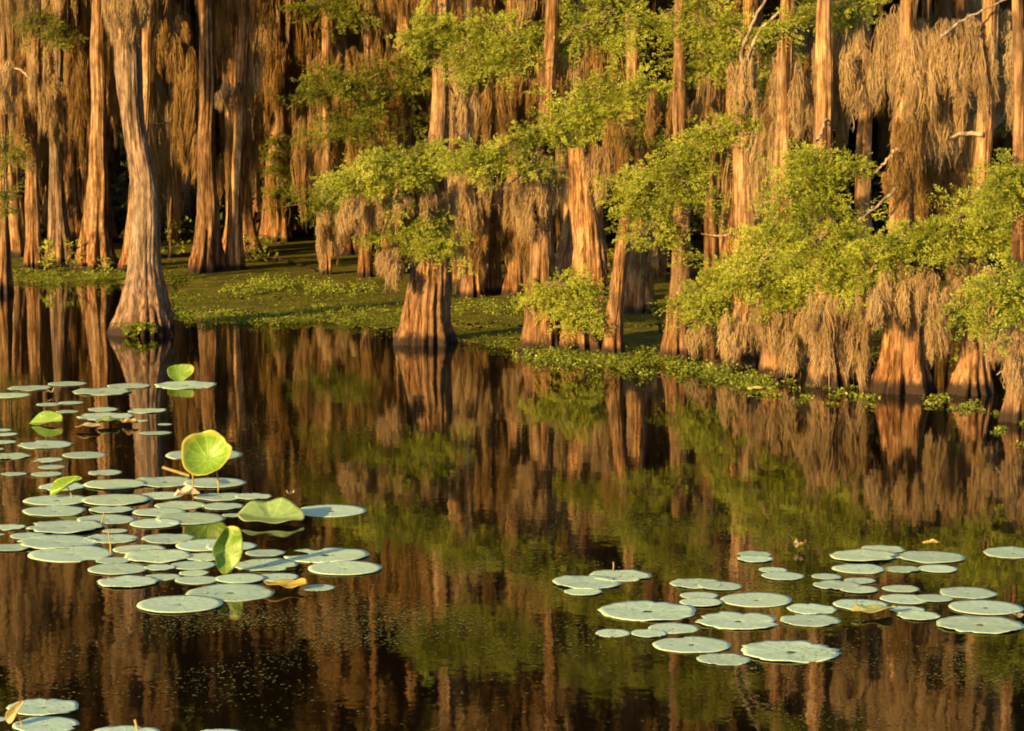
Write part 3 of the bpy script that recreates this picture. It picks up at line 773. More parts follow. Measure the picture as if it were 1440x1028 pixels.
while len(spots) < 185 and tries < 8000:
    tries += 1
    Y = 36 + 36 * rr.random() ** 1.15
    hw = Y * 0.2 + 2.0
    X = rr.uniform(-hw, hw)
    px = 720 + F * X / Y
    if Y < 41 and px < 560: continue
    if Y < 60 and any(a < px < b_ for a, b_ in ((1166, 1268), (1400, 1436), (226, 256), (306, 324), (406, 436), (842, 880), (585, 600))): continue
    if any((X - a) ** 2 + (Y - b_) ** 2 < 0.55 ** 2 for a, b_ in spots): continue
    spots.append((X, Y))
for X, Y in spots:
    mid = Y < 46
    root = empty("cypress_tree", (X, Y, 0.0),
                 "straight moss-hung cypress trunk standing in the middle depth of the forest" if mid else "slender shaded cypress trunk deep in the dark of the forest",
                 "tree", "cypresses in the middle depth of the forest" if mid else "cypresses deep in the forest")
    t = link("trunk", rr.choice(FT), root)
    t.rotation_euler = (rr.gauss(0, .012), rr.gauss(0, .02), rr.uniform(0, 6.28))
    s = rr.uniform(0.7, 1.35); t.scale = (s, s, 1)
    for k in range(rr.choice((4, 5, 6))):
        o = link("hanging_moss", rr.choice(MOSSY), root)
        o.location = (rr.uniform(-.45, .45), rr.uniform(-.5, .1), 2.5 + 5.4 * rr.random())
        o.rotation_euler = (0, 0, rr.uniform(-.6, .6))
        sc = rr.uniform(0.7, 1.25); o.scale = (sc * rr.uniform(.6, 1.1), sc, sc * rr.uniform(.8, 1.3))
    for k in range(rr.choice((1, 2, 2, 3))):
        o = link("bare_branch", rr.choice(STUBS), root)
        o.location = (0, 0, rr.uniform(1.5, 5.5)); o.rotation_euler = (0, rr.uniform(-.6, .3), rr.uniform(0, 6.28))
    add_crown(root, rr.uniform(6.3, 7.4) if Y < 45 else rr.uniform(5.6, 7.0), 0, rr)
    if Y > 42: add_crown(root, rr.uniform(8.0, 10.0), 0, rr)

# unseen cypresses added beyond the frame as sun blockers to shade the deep forest
for k in range(7):
    X, Y = -11.5 - 2.0 * k + rr.uniform(-.6, .6), 41.0 + rr.uniform(-2.0, 5.0)
    root = empty("cypress_tree", (X, Y, 0.0), "unseen moss-hung cypress added beyond the left edge to shade the forest", "tree", "unseen cypresses added for shade beyond the frame")
    t = link("trunk", rr.choice(FT), root); t.rotation_euler = (0, 0, rr.uniform(0, 6.28))
    for q in range(3):
        o = link("hanging_moss", rr.choice(MOSSY), root); o.location = (rr.uniform(-.5, .5), rr.uniform(-.5, .1), rr.uniform(2.5, 5.5)); o.scale = (1.4, 1, 1.2)
    for zc in (3.6, 5.2, 7.0): add_crown(root, zc + rr.uniform(-.4, .4), 0, rr)

for t_ in T.values():
    if t_.top > 6:
        for k in range(4):
            o = link("hanging_moss", rr.choice(MOSSY), t_.root)
            o.location = (t_.xs[-1] + rr.uniform(-.5, .5), rr.uniform(-.3, .3), rr.uniform(5.0, 8.0)); o.rotation_euler = (0, 0, rr.uniform(-.5, .5))
            o.scale = (rr.uniform(.6, 1.1), 1, rr.uniform(.6, 1.0))

# ------------------------------------------------------------------ far woods, floor, water, weed mat
r_ = np.random.default_rng(77)
n = 115000
P = np.stack([r_.uniform(-36, 36, n), r_.uniform(76, 92, n), 34 * r_.uniform(0, 1, n)], -1)
d = unit(r_.normal(size=(n, 3))); e = unit(np.cross(d, r_.normal(size=(n, 3))))
sz = r_.uniform(0.3, 0.85, (n, 1))
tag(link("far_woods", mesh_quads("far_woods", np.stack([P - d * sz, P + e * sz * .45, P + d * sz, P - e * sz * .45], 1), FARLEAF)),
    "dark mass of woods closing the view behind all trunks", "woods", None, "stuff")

n = 42000  # dark leaf scatter added so the lit floor reads as shade
P = np.stack([r_.uniform(-17, 17, n), 46.5 + 28 * r_.uniform(0, 1, n), 0.05 + np.abs(r_.normal(0, .55, n))], -1)
P[:, 2] *= 0.6 + 0.5 * np.sin(P[:, 0] * 1.1 + np.sin(P[:, 1])) 
d = unit(r_.normal(size=(n, 3))); e = unit(np.cross(d, r_.normal(size=(n, 3)))); sz = r_.uniform(0.05, 0.14, (n, 1))
tag(link("shade_leaf_scatter", mesh_quads("shade_leaf_scatter", np.stack([P - d * sz, P + e * sz * .5, P + d * sz, P - e * sz * .5], 1), FARLEAF)),
    "dark low leaves added over the forest floor to stand in for shade", "shade_leaf_scatter", None, "stuff")

def sheet(name, x0, x1, y0, y1, z, mat, kind, nx=2, ny=2, hf=None):
    X, Y = np.meshgrid(np.linspace(x0, x1, nx), np.linspace(y0, y1, ny))
    Z = np.full_like(X, z) if hf is None else hf(X, Y)
    V = np.stack([X, Y, Z], -1).reshape(-1, 3)
    i = np.arange(ny - 1)[:, None]; j = np.arange(nx - 1)[None]
    Fq = np.stack([i * nx + j, i * nx + j + 1, (i + 1) * nx + j + 1, (i + 1) * nx + j], -1).reshape(-1, 4)
    return tag(link(name, mesh_quads(name, V, mat, Fq, True)), None, None, None, kind)
sheet("water", -400, 400, -300, 500, 0.0, WATER, "structure")
sheet("forest_floor", -120, 120, 44, 400, 0.1, SOIL, "structure", 60, 80,
      lambda X, Y: np.clip((Y - 46) * 0.03, -0.3, 0.5) + 0.05 * np.sin(X * 1.7) * np.sin(Y * 1.3))

# outline of the floating weed mat in photo pixels (near edge), far edge deep under the trees
near_edge = [(-80, 392), (60, 396), (150, 398), (240, 405), (258, 430), (300, 452), (420, 455), (560, 462), (640, 470), (700, 488), (740, 500), (800, 512), (870, 516), (930, 508),
             (975, 490), (1020, 470), (1100, 462), (1200, 470), (1290, 455), (1380, 462), (1520, 470)]
NE = np.array([tuple(at(x, y))[:2] for x, y in near_edge])
NE = NE[np.argsort(NE[:, 0])]
def edge_y(X):
    return np.interp(X, NE[:, 0], NE[:, 1]) + 0.30 * np.sin(X * 2.1 + .6) + 0.22 * np.sin(X * 5.3 + 1) + 0.10 * np.sin(X * 13) + 0.05 * np.sin(X * 31)
nx, ny = 520, 70
xs = np.linspace(-12, 12, nx)
ey = edge_y(xs) + 0.25
t = np.linspace(0, 1, ny) ** 1.6
Yg = ey[None] + (48.5 - ey)[None] * t[:, None]
V = np.stack([np.repeat(xs[None], ny, 0), Yg, 0.006 + 0.02 * np.clip(t * 4, 0, 1)[:, None] + np.zeros_like(Yg)], -1).reshape(-1, 3)
i = np.arange(ny - 1)[:, None]; j = np.arange(nx - 1)[None]
Fq = np.stack([i * nx + j, i * nx + j + 1, (i + 1) * nx + j + 1, (i + 1) * nx + j], -1).reshape(-1, 4)
cen = V[Fq].mean(1)
hole = (np.sin(cen[:, 0] * 2.7 + 1.5 * np.sin(cen[:, 1] * .8)) + np.sin(cen[:, 1] * 2.6 + cen[:, 0] * 1.1) + .6 * np.sin(cen[:, 0] * 9 + cen[:, 1] * 4) + np.random.default_rng(8).normal(0, .5, len(cen)))
dist = cen[:, 1] - edge_y(cen[:, 0])
Fq = Fq[hole > -0.4 - 0.75 * np.clip(dist - .1, 0, 6)]
tag(link("duckweed_mat", mesh_quads("duckweed_mat", V, MATBASE, Fq, True)), "flat green sheet of duckweed lying under the trees", "duckweed", None, "stuff")

def leaf_scatter(P, size, tilt, r_, aspect=0.7):
    n = len(P)
    a = r_.uniform(0, 2 * PI, n)
    d = np.stack([np.cos(a), np.sin(a), r_.normal(0, tilt, n)], -1); d = unit(d)
    nn = unit(np.stack([r_.normal(0, tilt, n), r_.normal(0, tilt, n) - tilt * .6, np.ones(n)], -1))
    e = unit(np.cross(nn, d))
    s = size[:, None]
    return np.stack([P - d * s, P + e * s * aspect, P + d * s, P - e * s * aspect], 1)

r_ = np.random.default_rng(41)
n = 80000
X = r_.uniform(-9, 9, n); off = r_.exponential(1.0, n) ** 1.2 - 0.45 * r_.uniform(0, 1, n)
Y = edge_y(X) + off * 1.3
keep = (Y < 47) & (np.sin(X * 1.9 + 1.3 * np.sin(Y * .9)) + np.sin(Y * 2.3 + X * .6) + r_.normal(0, .8, n) > -0.7)
X, Y = X[keep], Y[keep]
hgt = np.where(r_.uniform(size=len(X)) < .12, r_.uniform(0.02, .06, len(X)), 0.012 + .02 * r_.uniform(size=len(X)))
Q = leaf_scatter(np.stack([X, Y, hgt + 0.02], -1), r_.uniform(.006, .016, len(X)), .3, r_)
# taller rosettes along the front of the mat, as in the photo's two leafy bands
def band(poly, n, h, r_):
    pts = np.array([tuple(at(x, y))[:2] for x, y in poly])
    k = r_.integers(0, len(pts) - 1, n); f = r_.uniform(size=(n, 1))
    c = pts[k] * (1 - f) + pts[k + 1] * f + r_.normal(0, 1, (n, 2)) * np.array([.14, .50])
    k_ = np.sin(c[:, 0] * 7.0 + 2 * np.sin(c[:, 0] * 2.3 + c[:, 1] * 3)) + r_.normal(0, .7, n) > -.35
    c = c[k_]; n = len(c); m = 26
    a = r_.uniform(0, 2 * PI, (n, m)); rad = r_.uniform(.01, .07, (n, m)); z = r_.uniform(.015, 1, (n, m)) * r_.uniform(.3, 1, (n, 1)) * h
    P = np.stack([c[:, :1] + rad * np.cos(a), c[:, 1:] + rad * np.sin(a), z], -1).reshape(-1, 3)
    return leaf_scatter(P, r_.uniform(.009, .020, len(P)), .7, r_, .6)
Q2 = [Q, band([(745, 497), (800, 508), (880, 515), (960, 520), (1030, 532), (1060, 540)], 330, .11, r_), band([(1070, 540), (1110, 548), (1150, 552)], 40, .05, r_), band([(1195, 556), (1215, 556)], 12, .04, r_), band([(1290, 560), (1340, 572), (1400, 588), (1440, 600)], 30, .05, r_), band([(1180, 500), (1240, 490)], 40, .05, r_),
      band([(330, 415), (380, 405), (440, 410), (520, 412)], 330, .20, r_), band([(270, 445), (340, 450), (450, 445), (560, 440)], 240, .09, r_), band([(640, 440), (700, 436), (735, 440)], 120, .16, r_),
      band([(30, 386), (90, 388), (160, 390)], 90, .10, r_), band([(1330, 575), (1440, 596)], 30, .05, r_)]
tag(link("water_weeds", mesh_quads("water_weeds", np.concatenate(Q2), WEED)), "small leafy water weeds growing over the duckweed along the bank", "water weeds", None, "stuff")

# loose bits floating on the open water
r_ = np.random.default_rng(43)
zones = [(430, 600, 170, 90, 2600), (430, 870, 180, 60, 2000), (330, 880, 200, 60, 900), (900, 740, 330, 60, 2200), (700, 860, 200, 90, 1600), (1130, 790, 180, 60, 1500), (1250, 960, 240, 60, 1300),
         (80, 600, 120, 40, 500), (60, 575, 70, 14, 260), (200, 930, 240, 70, 900), (1100, 560, 300, 14, 500), (620, 490, 120, 16, 300), (700, 620, 260, 60, 700), (380, 500, 180, 26, 500)]
PP = []
for zx, zy, sx, sy, n in zones:
    n = int(n * 3.2)
    px = r_.normal(zx, sx * .6, n); py = r_.normal(zy, sy * .6, n)
    for a, b_ in zip(px, py):
        if 415 < b_ < 1060:
            q = at(a, b_); PP.append((q.x, q.y, 0.004))
PP = np.array(PP)
keep = np.sin(PP[:, 0] * 5 + 2 * np.sin(PP[:, 1] * 2.1)) + np.sin(PP[:, 1] * 3.3 + PP[:, 0]) + r_.normal(0, .7, len(PP)) > 0.15
PP = PP[keep]
tag(link("floating_specks", mesh_quads("floating_specks", leaf_scatter(PP, r_.uniform(.08, 1, len(PP)) ** 2.2 * .009 + .0025, .03, r_, .75), SPECK)),
    "tiny yellow-green specks of duckweed scattered over the dark water", "duckweed", None, "stuff")

# ------------------------------------------------------------------ lotus pads
def disc(seed, dish=0.03, ragged=0.012, bites=0, seg=56, rings=9, th=0.005, mat=PAD, wave=0.012):
    """unit-radius lotus pad: slightly dished, wavy rim, real thickness"""
    r_ = np.random.default_rng(seed)
    a = np.linspace(0, 2 * PI, seg, endpoint=False)
    R = 1 + ragged * (np.sin(3 * a + r_.uniform(0, 6)) + .7 * np.sin(5 * a + r_.uniform(0, 6)) + .5 * np.sin(9 * a + r_.uniform(0, 6)))
    for k in range(bites):
        c = r_.uniform(0, 2 * PI); wd = r_.uniform(.08, .2); dp = r_.uniform(.06, .22)
        dd = np.abs((a - c + PI) % (2 * PI) - PI)
        R = R - dp * np.clip(1 - dd / wd, 0, 1)
    if bites: R = R + 0.02 * r_.normal(size=seg)
    s = np.linspace(0.0, 1, rings)[1:]
    ph = r_.uniform(0, 6, 3)
    zt = dish * s[:, None] ** 2 + wave * s[:, None] ** 3 * (np.sin(4 * a + ph[0]) + .8 * np.sin(7 * a + ph[1]))[None] - 0.02 * np.exp(-(s[:, None] / .12) ** 2)
    top = np.stack([s[:, None] * (R * np.cos(a))[None], s[:, None] * (R * np.sin(a))[None], zt], -1)
    nr = len(s)
    V = [top.reshape(-1, 3), (top - np.array([0, 0, th])).reshape(-1, 3), np.array([[0, 0, -0.02], [0, 0, -0.02 - th]])]
    V = np.concatenate(V)
    i = np.arange(nr - 1)[:, None]; j = np.arange(seg)[None]; j2 = (j + 1) % seg
    up = np.stack([i * seg + j, (i + 1) * seg + j, (i + 1) * seg + j2, i * seg + j2], -1).reshape(-1, 4)
    o = nr * seg
    dn = up[:, ::-1] + o
    jj = np.arange(seg); e = (nr - 1) * seg
    side = np.stack([e + jj, o + e + jj, o + e + (jj + 1) % seg, e + (jj + 1) % seg], -1)
    c0 = 2 * o
    h = np.arange(0, seg, 2)
    cap = np.stack([np.full(len(h), c0), h, h + 1, (h + 2) % seg], -1)
    cap2 = np.stack([np.full(len(h), c0 + 1), o + (h + 2) % seg, o + h + 1, o + h], -1)
    return mesh_quads("lotus_pad", V, mat, np.concatenate([up, dn, side, cap, cap2]), True)

DISC = [disc(900 + i, 0.001 + 0.004 * (i % 4), 0.010 + 0.004 * (i % 3), wave=0.002 + 0.003 * (i % 3)) for i in range(10)]
TORN = [disc(950 + i, 0.02, 0.02, bites=3 + i) for i in range(3)]
NICK = [disc(960 + i, 0.015, 0.014, bites=1 + i % 2) for i in range(5)]
TORN_BIG = disc(977, 0.02, 0.02, bites=9)
Z_STACK = {}
pr = random.Random(3)
LEFT, RIGHT = "lotus pads of the bed on the left", "lotus pads of the bed on the right"

def pad(px, py, wd, label, group=LEFT, mesh=None, mat=None, tilt=None):
    c = at(px, py)
    R = 0.5 * wd * mpp(math.hypot(c.y, EYE))
    o = link("lotus_pad", mesh or pr.choice(DISC + NICK[:4]))
    lvl = sum(1 for (q, r2) in Z_STACK.values() if (q - c).length < (r2 + R) * 0.96)
    Z_STACK[len(Z_STACK)] = (c, R)
    o.location = (c.x, c.y, 0.0025 + 0.003 * min(lvl, 6))
    o.scale = (R, R, R)
    tl = 0.008 if tilt is None else tilt
    o.rotation_euler = (pr.gauss(0, tl), pr.gauss(0, tl), pr.uniform(0, 6.28))
    tag(o, label, "lotus pad", group)
    return o

LP = [  # left bed, from the far side to the near side
 (95, 540, 55, "small far pad just behind the first long row, above the others, left bed"),
 (182, 543, 62, "far pad tucked behind its wider neighbour, beside the tipped leaf's pad"),
 (43, 546, 62, "far pad in the first row, second from the left edge"),
 (261, 542, 88, "wide far pad lying right under the small tipped leaf"),
 (144, 551, 82, "wide far pad in front of the large cypress, middle of the first row"),
 (14, 556, 58, "far pad cut by the left edge, first row"),
 (68, 569, 34, "tiny far pad behind the half-folded bright leaf"),
 (100, 567, 36, "tiny far pad to the right and behind the half-folded bright leaf"),
 (145, 576, 42, "small pad resting behind the curled pad cluster near the far row"),
 (207, 578, 55, "lone far pad on the right of the curled pad cluster"),
 (95, 579, 32, "small pad touching the half-folded bright leaf's right side"),
 (148, 586, 80, "wide pad of the cluster that holds the brown curled leaf"),
 (195, 592, 28, "small yellowish pad behind the brown curled leaf"),
 (232, 597, 20, "very small pad, dark, right of the curled cluster"),
 (219, 609, 46, "narrow pad alone in open water, right of the brown curled leaf"),
 (4, 605, 26, "small pad at the left edge, upper of two thin ones"),
 (10, 611, 30, "small pad at the left edge, lower of two thin ones"),
 (5, 622, 36, "pad at the left edge behind the pad with a hole"),
 (64, 626, 76, "wide pad with a brown worn spot near its centre"),
 (-3, 632, 18, "sliver of pad at the left edge, beside the worn pad"),
 (119, 640, 62, "clean oval pad alone, left of the raised round leaf, upper bed"),
 (287, 640, 108, "pad half hidden behind the raised round leaf"),
 (12, 642, 64, "broad pad at the left edge below the worn pad"),
 (68, 647, 42, "small pad, topmost of a stack of three small ones"),
 (73, 657, 38, "small pad, middle of a stack of three small ones"),
 (66, 667, 44, "small pad, lowest of a stack of three small ones"),
 (20, 667, 36, "small yellowish pad left of the stack of three"),
 (148, 665, 48, "narrow pad behind the pointed leaf, nearly alone"),
 (88, 685, 66, "pad beneath the pointed green leaf"),
 (232, 678, 92, "wide pad below the raised round leaf, its left half"),
 (302, 680, 88, "wide pad below the raised round leaf, its right half"),
 (162, 682, 88, "wide pad next to the pointed leaf's right side"),
 (228, 697, 62, "pad under the pale fallen petals, left part"),
 (310, 699, 72, "bluish shaded pad right of the pale fallen petals"),
 (356, 699, 52, "pad just behind the cupped leaf"),
 (80, 704, 92, "wide pad directly in front of the pointed leaf"),
 (163, 704, 96, "wide pad in the bed's middle, behind a yellow stalk"),
 (254, 711, 72, "pad in front of the pale fallen petals"),
 (313, 713, 58, "pad touching the cupped leaf's left side"),
 (157, 717, 64, "pad under the edge of the wide middle pad with yellow stalk"),
 (77, 719, 88, "wide pad with brownish middle, second in front of the pointed leaf"),
 (466, 719, 98, "lone pad with bluish shade, farthest right behind, beside the cupped leaf"),
 (224, 721, 74, "pad left of the large paired pads in the bed's middle"),
 (326, 725, 28, "small pad squeezed between cupped leaf and paired pads"),
 (268, 730, 98, "larger of two overlapping paired pads in the bed's middle"),
 (150, 731, 82, "pad with yellow broken stalk lying over it"),
 (219, 737, 72, "smaller of two overlapping paired pads in the bed's middle"),
 (12, 742, 48, "thin pad at the left edge beside the broad mottled pad"),
 (92, 742, 108, "broad mottled pad in the bed's left part"),
 (162, 747, 36, "small pad behind the yellow upright stalk"),
 (40, 754, 52, "pad next to the left edge, above the teal shaded pad"),
 (0, 752, 14, "tiny pad sliver at the left edge, upper"),
 (158, 758, 76, "pad behind the bent stalk, right of the teal shaded pad"),
 (237, 758, 74, "pad behind the gap of dark water in the bed's middle"),
 (82, 764, 112, "broad teal shaded pad in the bed's left part"),
 (292, 767, 90, "pad partly hidden behind the folded upright leaf, farther"),
 (325, 769, 72, "pad peeking out right behind the folded upright leaf"),
 (15, 771, 58, "pad touching the left edge, in front of the teal pad"),
 (196, 773, 74, "pad left of the small dark water gap"),
 (373, 778, 56, "small pad right of the folded upright leaf, farther one"),
 (101, 780, 118, "broad pale pad at the near left rim of the bed"),
 (458, 781, 120, "large pad with a bluish shadow across it, right end of the bed"),
 (222, 783, 96, "wide pad below the small dark water gap"),
 (290, 784, 60, "small pad hidden behind the folded upright leaf's foot"),
 (160, 789, 50, "small pad tucked under the broad pale pad's right rim"),
 (272, 795, 64, "pad just left of the folded upright leaf's foot"),
 (374, 795, 90, "wide pad right of the folded upright leaf's foot"),
 (485, 800, 104, "large pad at the bed's right end, in front of the shadowed one"),
 (225, 799, 44, "small pad on the right rim of the wide near pad"),
 (166, 801, 84, "wide pad at the near rim, second from the nearest left"),
 (273, 806, 42, "small pad in front of the folded leaf's left neighbour"),
 (228, 812, 52, "small pad between the two near rim pads and the middle"),
 (277, 816, 62, "pad behind the widest near pad, left side"),
 (390, 812, 60, "pad behind the yellow floating leaf"),
 (338, 815, 70, "pad behind the widest near pad, centre"),
 (180, 819, 86, "near rim pad hanging out over dark water on the left"),
 (448, 827, 46, "small pad right of the yellow floating leaf"),
 (324, 834, 124, "widest pad near the viewer, left of the yellow leaf"),
 (253, 851, 120, "nearest pad of the left bed, whole and clean"),
 (61, 995, 99, "pad in the bottom left corner, whole one behind"),
 (65, 1020, 92, "pad in the bottom left corner, in front under the curled leaf"),
 (-2, 1012, 24, "pad sliver at the very bottom left edge"),
 (176, 1033, 98, "pad cut by the bottom edge, with a stub beside it"),
 (308, 1036, 80, "pad barely showing at the bottom edge"),
]
for x, y, wd, l in LP:
    m = TORN[0] if "worn" in l or "mottled" in l else None
    pad(x, y, wd, ("grey-green lotus " + l) if l.split()[0] == "pad" else "lotus pad: " + l, LEFT, m)
RP = [
 (1241, 773, 62, "farthest of the crowded cluster, top"),
 (1425, 778, 84, "wide one alone at the right edge"),
 (1061, 780, 48, "small far one, upper of a stacked pair"),
 (1062, 787, 50, "small far one, lower of a stacked pair"),
 (1258, 782, 42, "small one wedged between the two widest of the crowded cluster"),
 (1214, 783, 94, "wide one on the left of the crowded cluster"),
 (1310, 784, 94, "wide one on the right of the crowded cluster"),
 (1208, 800, 74, "near-left one of the crowded cluster"),
 (1269, 801, 50, "near-middle one of the crowded cluster"),
 (1319, 801, 54, "near-right one of the crowded cluster"),
 (1087, 802, 40, "smaller of a pair in the gap behind the middle"),
 (1101, 811, 60, "larger of a pair in the gap behind the middle"),
 (872, 810, 87, "rear one of the separate group of three"),
 (826, 820, 97, "widest of the separate group of three"),
 (820, 833, 53, "smallest and nearest of the separate group of three"),
 (1162, 811, 42, "small one, rear left of a group of four"),
 (1209, 817, 44, "small one, rear right of a group of four"),
 (1176, 824, 66, "front left of a group of four"),
 (1208, 830, 54, "front right of a group of four"),
 (979, 821, 74, "left half of a joined pair behind two thin ones"),
 (1013, 825, 62, "right half of a joined pair behind two thin ones"),
 (1267, 828, 52, "small pale one in front of the crowded cluster"),
 (1361, 834, 80, "wide one, rear of three toward the right edge"),
 (983, 838, 54, "upper of two thin ones in the middle"),
 (1272, 843, 68, "left of two joined below the small pale one"),
 (1313, 842, 54, "right of two joined below the small pale one"),
 (1064, 844, 100, "wide one right of two thin ones, behind the torn one"),
 (986, 848, 60, "lower of two thin ones in the middle"),
 (1211, 851, 78, "wide one behind the ragged yellow leaf"),
 (1386, 855, 104, "wide one, middle of three toward the right edge"),
 (1141, 857, 69, "yellow-rimmed one behind the clean oval right of the torn one"),
 (1275, 858, 50, "small one right of the ragged yellow leaf"),
 (911, 860, 136, "broadest one on the left with a small yellow flower"),
 (1292, 867, 60, "worn one at the right end of the ragged yellow leaf"),
 (1139, 873, 84, "clean oval right of the torn one"),
 (1038, 874, 118, "torn one with bitten edge and a brown centre"),
 (1378, 879, 122, "widest and nearest of three toward the right edge"),
 (947, 884, 71, "small one under the broadest one's near rim"),
 (862, 891, 49, "small one at the far left of a row of three"),
 (912, 892, 50, "small one in the middle of a row of three"),
 (973, 907, 110, "large one in front, left of the nearest one"),
 (1112, 917, 138, "nearest and largest whole one of the bed"),
 (1018, 928, 75, "smallest of the front three, closest to the viewer"),
]
for x, y, wd, l in RP:
    m = TORN_BIG if l.startswith("torn") else TORN[1] if "worn" in l else None
    pad(x, y, wd, "pale lotus pad, right bed: " + l, RIGHT, m)

# --- raised, folded and withered leaves
def curve_leaf(name, fn, mat, seg=44, rings=12, th=0.004):
    """sheet leaf: fn(u radius 0..1, angle) -> xyz; solid thickness by a second skin"""
    a = np.linspace(0, 2 * PI, seg, endpoint=False); s = np.linspace(0.02, 1, rings)
    Sg, Ag = np.meshgrid(s, a, indexing='ij')
    P = fn(Sg, Ag)
    du = np.gradient(P, axis=0); dv = np.roll(P, -1, 1) - np.roll(P, 1, 1)
    nn = unit(np.cross(du, dv))
    V = np.concatenate([P.reshape(-1, 3), (P - nn * th).reshape(-1, 3)])
    i = np.arange(rings - 1)[:, None]; j = np.arange(seg)[None]; j2 = (j + 1) % seg
    up = np.stack([i * seg + j, (i + 1) * seg + j, (i + 1) * seg + j2, i * seg + j2], -1).reshape(-1, 4)
    o = rings * seg
    jj = np.arange(seg); e = (rings - 1) * seg
    side = np.stack([e + jj, o + e + jj, o + e + (jj + 1) % seg, e + (jj + 1) % seg], -1)
    return mesh_quads(name, V, mat, np.concatenate([up, up[:, ::-1] + o, side]), True)

def scaled_part(name, me, parent, R, loc, rot):
    o = link(name, me, parent)
    o.scale = (R, R, R); o.location = loc; o.rotation_euler = rot
    return o

def stalk(parent, p0, p1, r=0.007, name="stem", bend=0.03):
    p0, p1 = np.array(p0, float), np.array(p1, float)
    t = np.linspace(0, 1, 9)[:, None]
    P = p0 * (1 - t) + p1 * t + np.array([bend, 0, 0]) * np.sin(t * PI)
    V, Fq = tube_arrays(P, np.linspace(r, r * .8, 9), 8)
    return link(name, mesh_quads(name, V, STEM, Fq, True), parent)

# round raised leaf facing the viewer
g = at(303, 690); root = empty("lotus_leaf", g, "bright green round lotus leaf raised on a stem, facing the viewer", "lotus leaf")
def f_round(s, a):
    rim = 1 + .04 * np.sin(2 * a + .4) + .03 * np.sin(5 * a) - 0.10 * np.exp(-((a - .75) / .18) ** 2)
    z = .62 * s ** 2.2 + s ** 3 * (.16 * np.sin(2 * a + 2.6) + .07 * np.sin(5 * a + .5)) + .022 * s ** 1.5 * np.sin(11 * a) + .05 * s ** 2 * np.sin(9 * a) * np.clip(np.sin(a), 0, 1)
    return np.stack([s * rim * np.cos(a), s * rim * np.sin(a), z], -1)
c = aty(293, 645, g.y) - g
R = 35 * mpp(g.y)
scaled_part("blade", curve_leaf("blade", f_round, FRESH, th=.008), root, R, (c.x, 0, c.z), (math.radians(58), math.radians(8), math.radians(-8)))
stalk(root, (0, 0, -.1), (c.x + .03, 0.02, c.z - .02))
# dry stalk beside it
g2 = at(265, 690); root = empty("lotus_stalk", g2, "thin dry upright lotus stalk left of the raised round leaf", "stalk")
stalk(root, (0, 0, -.1), tuple(aty(266, 648, g2.y) - g2), .006)
q0, q1 = aty(266, 669, g2.y) - g2, aty(228, 657, g2.y) - g2
stalk(root, tuple(q0), tuple(q1), .013, "withered_tip", 0)

# cupped leaf resting on the water
g = at(381, 735); root = empty("lotus_leaf", g, "large cupped green lotus leaf with upturned back rim resting on the water", "lotus leaf")
def f_cup(s, a):
    back = np.clip(np.sin(a), 0, 1)
    z = s ** 1.5 * (.06 + .46 * back ** 1.2 - .22 * np.exp(-((a - 1.9) / .35) ** 2) * (1 - .6 * s) + .10 * np.clip(np.cos(a - 2.9), 0, 1) ** 2) + .035 * s ** 3 * np.sin(6 * a)
    return np.stack([s * np.cos(a) * (1.03 - .10 * back), s * np.sin(a) * (.85 - .1 * back) - .15 * s * (1 - back), z], -1)
scaled_part("blade", curve_leaf("blade", f_cup, CUP, th=.008), root, 47 * mpp(g.y), (0, .05, .02), (0, 0, math.radians(-4)))
stalk(root, (0, .05, -.15), (0, .05, .02), .008)

# folded upright leaf
g = at(318, 806); root = empty("lotus_leaf", g, "bright yellow-green lotus leaf folded upright like a taco", "lotus leaf")
def f_fold(s, a):
    x = s * np.cos(a) * .66 * (1 + .15 * np.sin(a)); z = s * np.sin(a)
    z = z + .22 * np.cos(a) * s * (z > 0)
    y = -.55 * np.abs(x) ** 1.1 + .10 * np.sin(3 * z + 1) + .06 * s ** 2 * np.sin(5 * a)
    x = x * (1 - .15 * np.abs(z)) + .10 * z
    return np.stack([x, y, z], -1)
hh = 34 * mpp(g.y)
scaled_part("blade", curve_leaf("blade", f_fold, FRESH, th=.01), root, hh, (0, 0, hh * .98), (math.radians(-6), math.radians(2), math.radians(24)))
stalk(root, (0, .02, -.12), (0, .02, hh * .6), .007)

# small tipped leaf at the far side
g = at(253, 536); root = empty("lotus_leaf", g, "small green and yellow tipped lotus leaf standing over a far pad", "lotus leaf")
def f_tip(s, a):
    z = .35 * s ** 2 * np.abs(np.cos(a)) + s * np.sin(a) * .10
    return np.stack([s * np.cos(a) * (1 + .15 * np.cos(a)), s * np.sin(a) * .75, z + .04 * s ** 3 * np.sin(5 * a)], -1)
c = aty(252, 525, g.y) - g
scaled_part("blade", curve_leaf("blade", f_tip, FRESH, th=.01), root, 19 * mpp(g.y), (c.x, 0, c.z), (math.radians(42), math.radians(-6), math.radians(6)))
stalk(root, (0, .02, -.1), (c.x, 0.01, c.z), .006)

# half-folded bright leaf at the left
g = at(64, 597); root = empty("lotus_leaf", g, "half-folded bright green lotus leaf with pale lip at the far left", "lotus leaf")
def f_half(s, a):
    fold = np.clip(np.sin(a), 0, 1)
    y = s * np.sin(a); x = s * np.cos(a)
    z = .62 * s * fold ** 1.2
    return np.stack([x + .22 * fold * s, np.where(y > 0, y * .35, y * .5), z + .05 * s ** 2 * np.sin(4 * a)], -1)
scaled_part("blade", curve_leaf("blade", f_half, FRESH, th=.01), root, 24 * mpp(g.y), (0, 0, .02), (0, math.radians(-6), 0))
stalk(root, (0, .02, -.1), (0, .02, .02), .006)

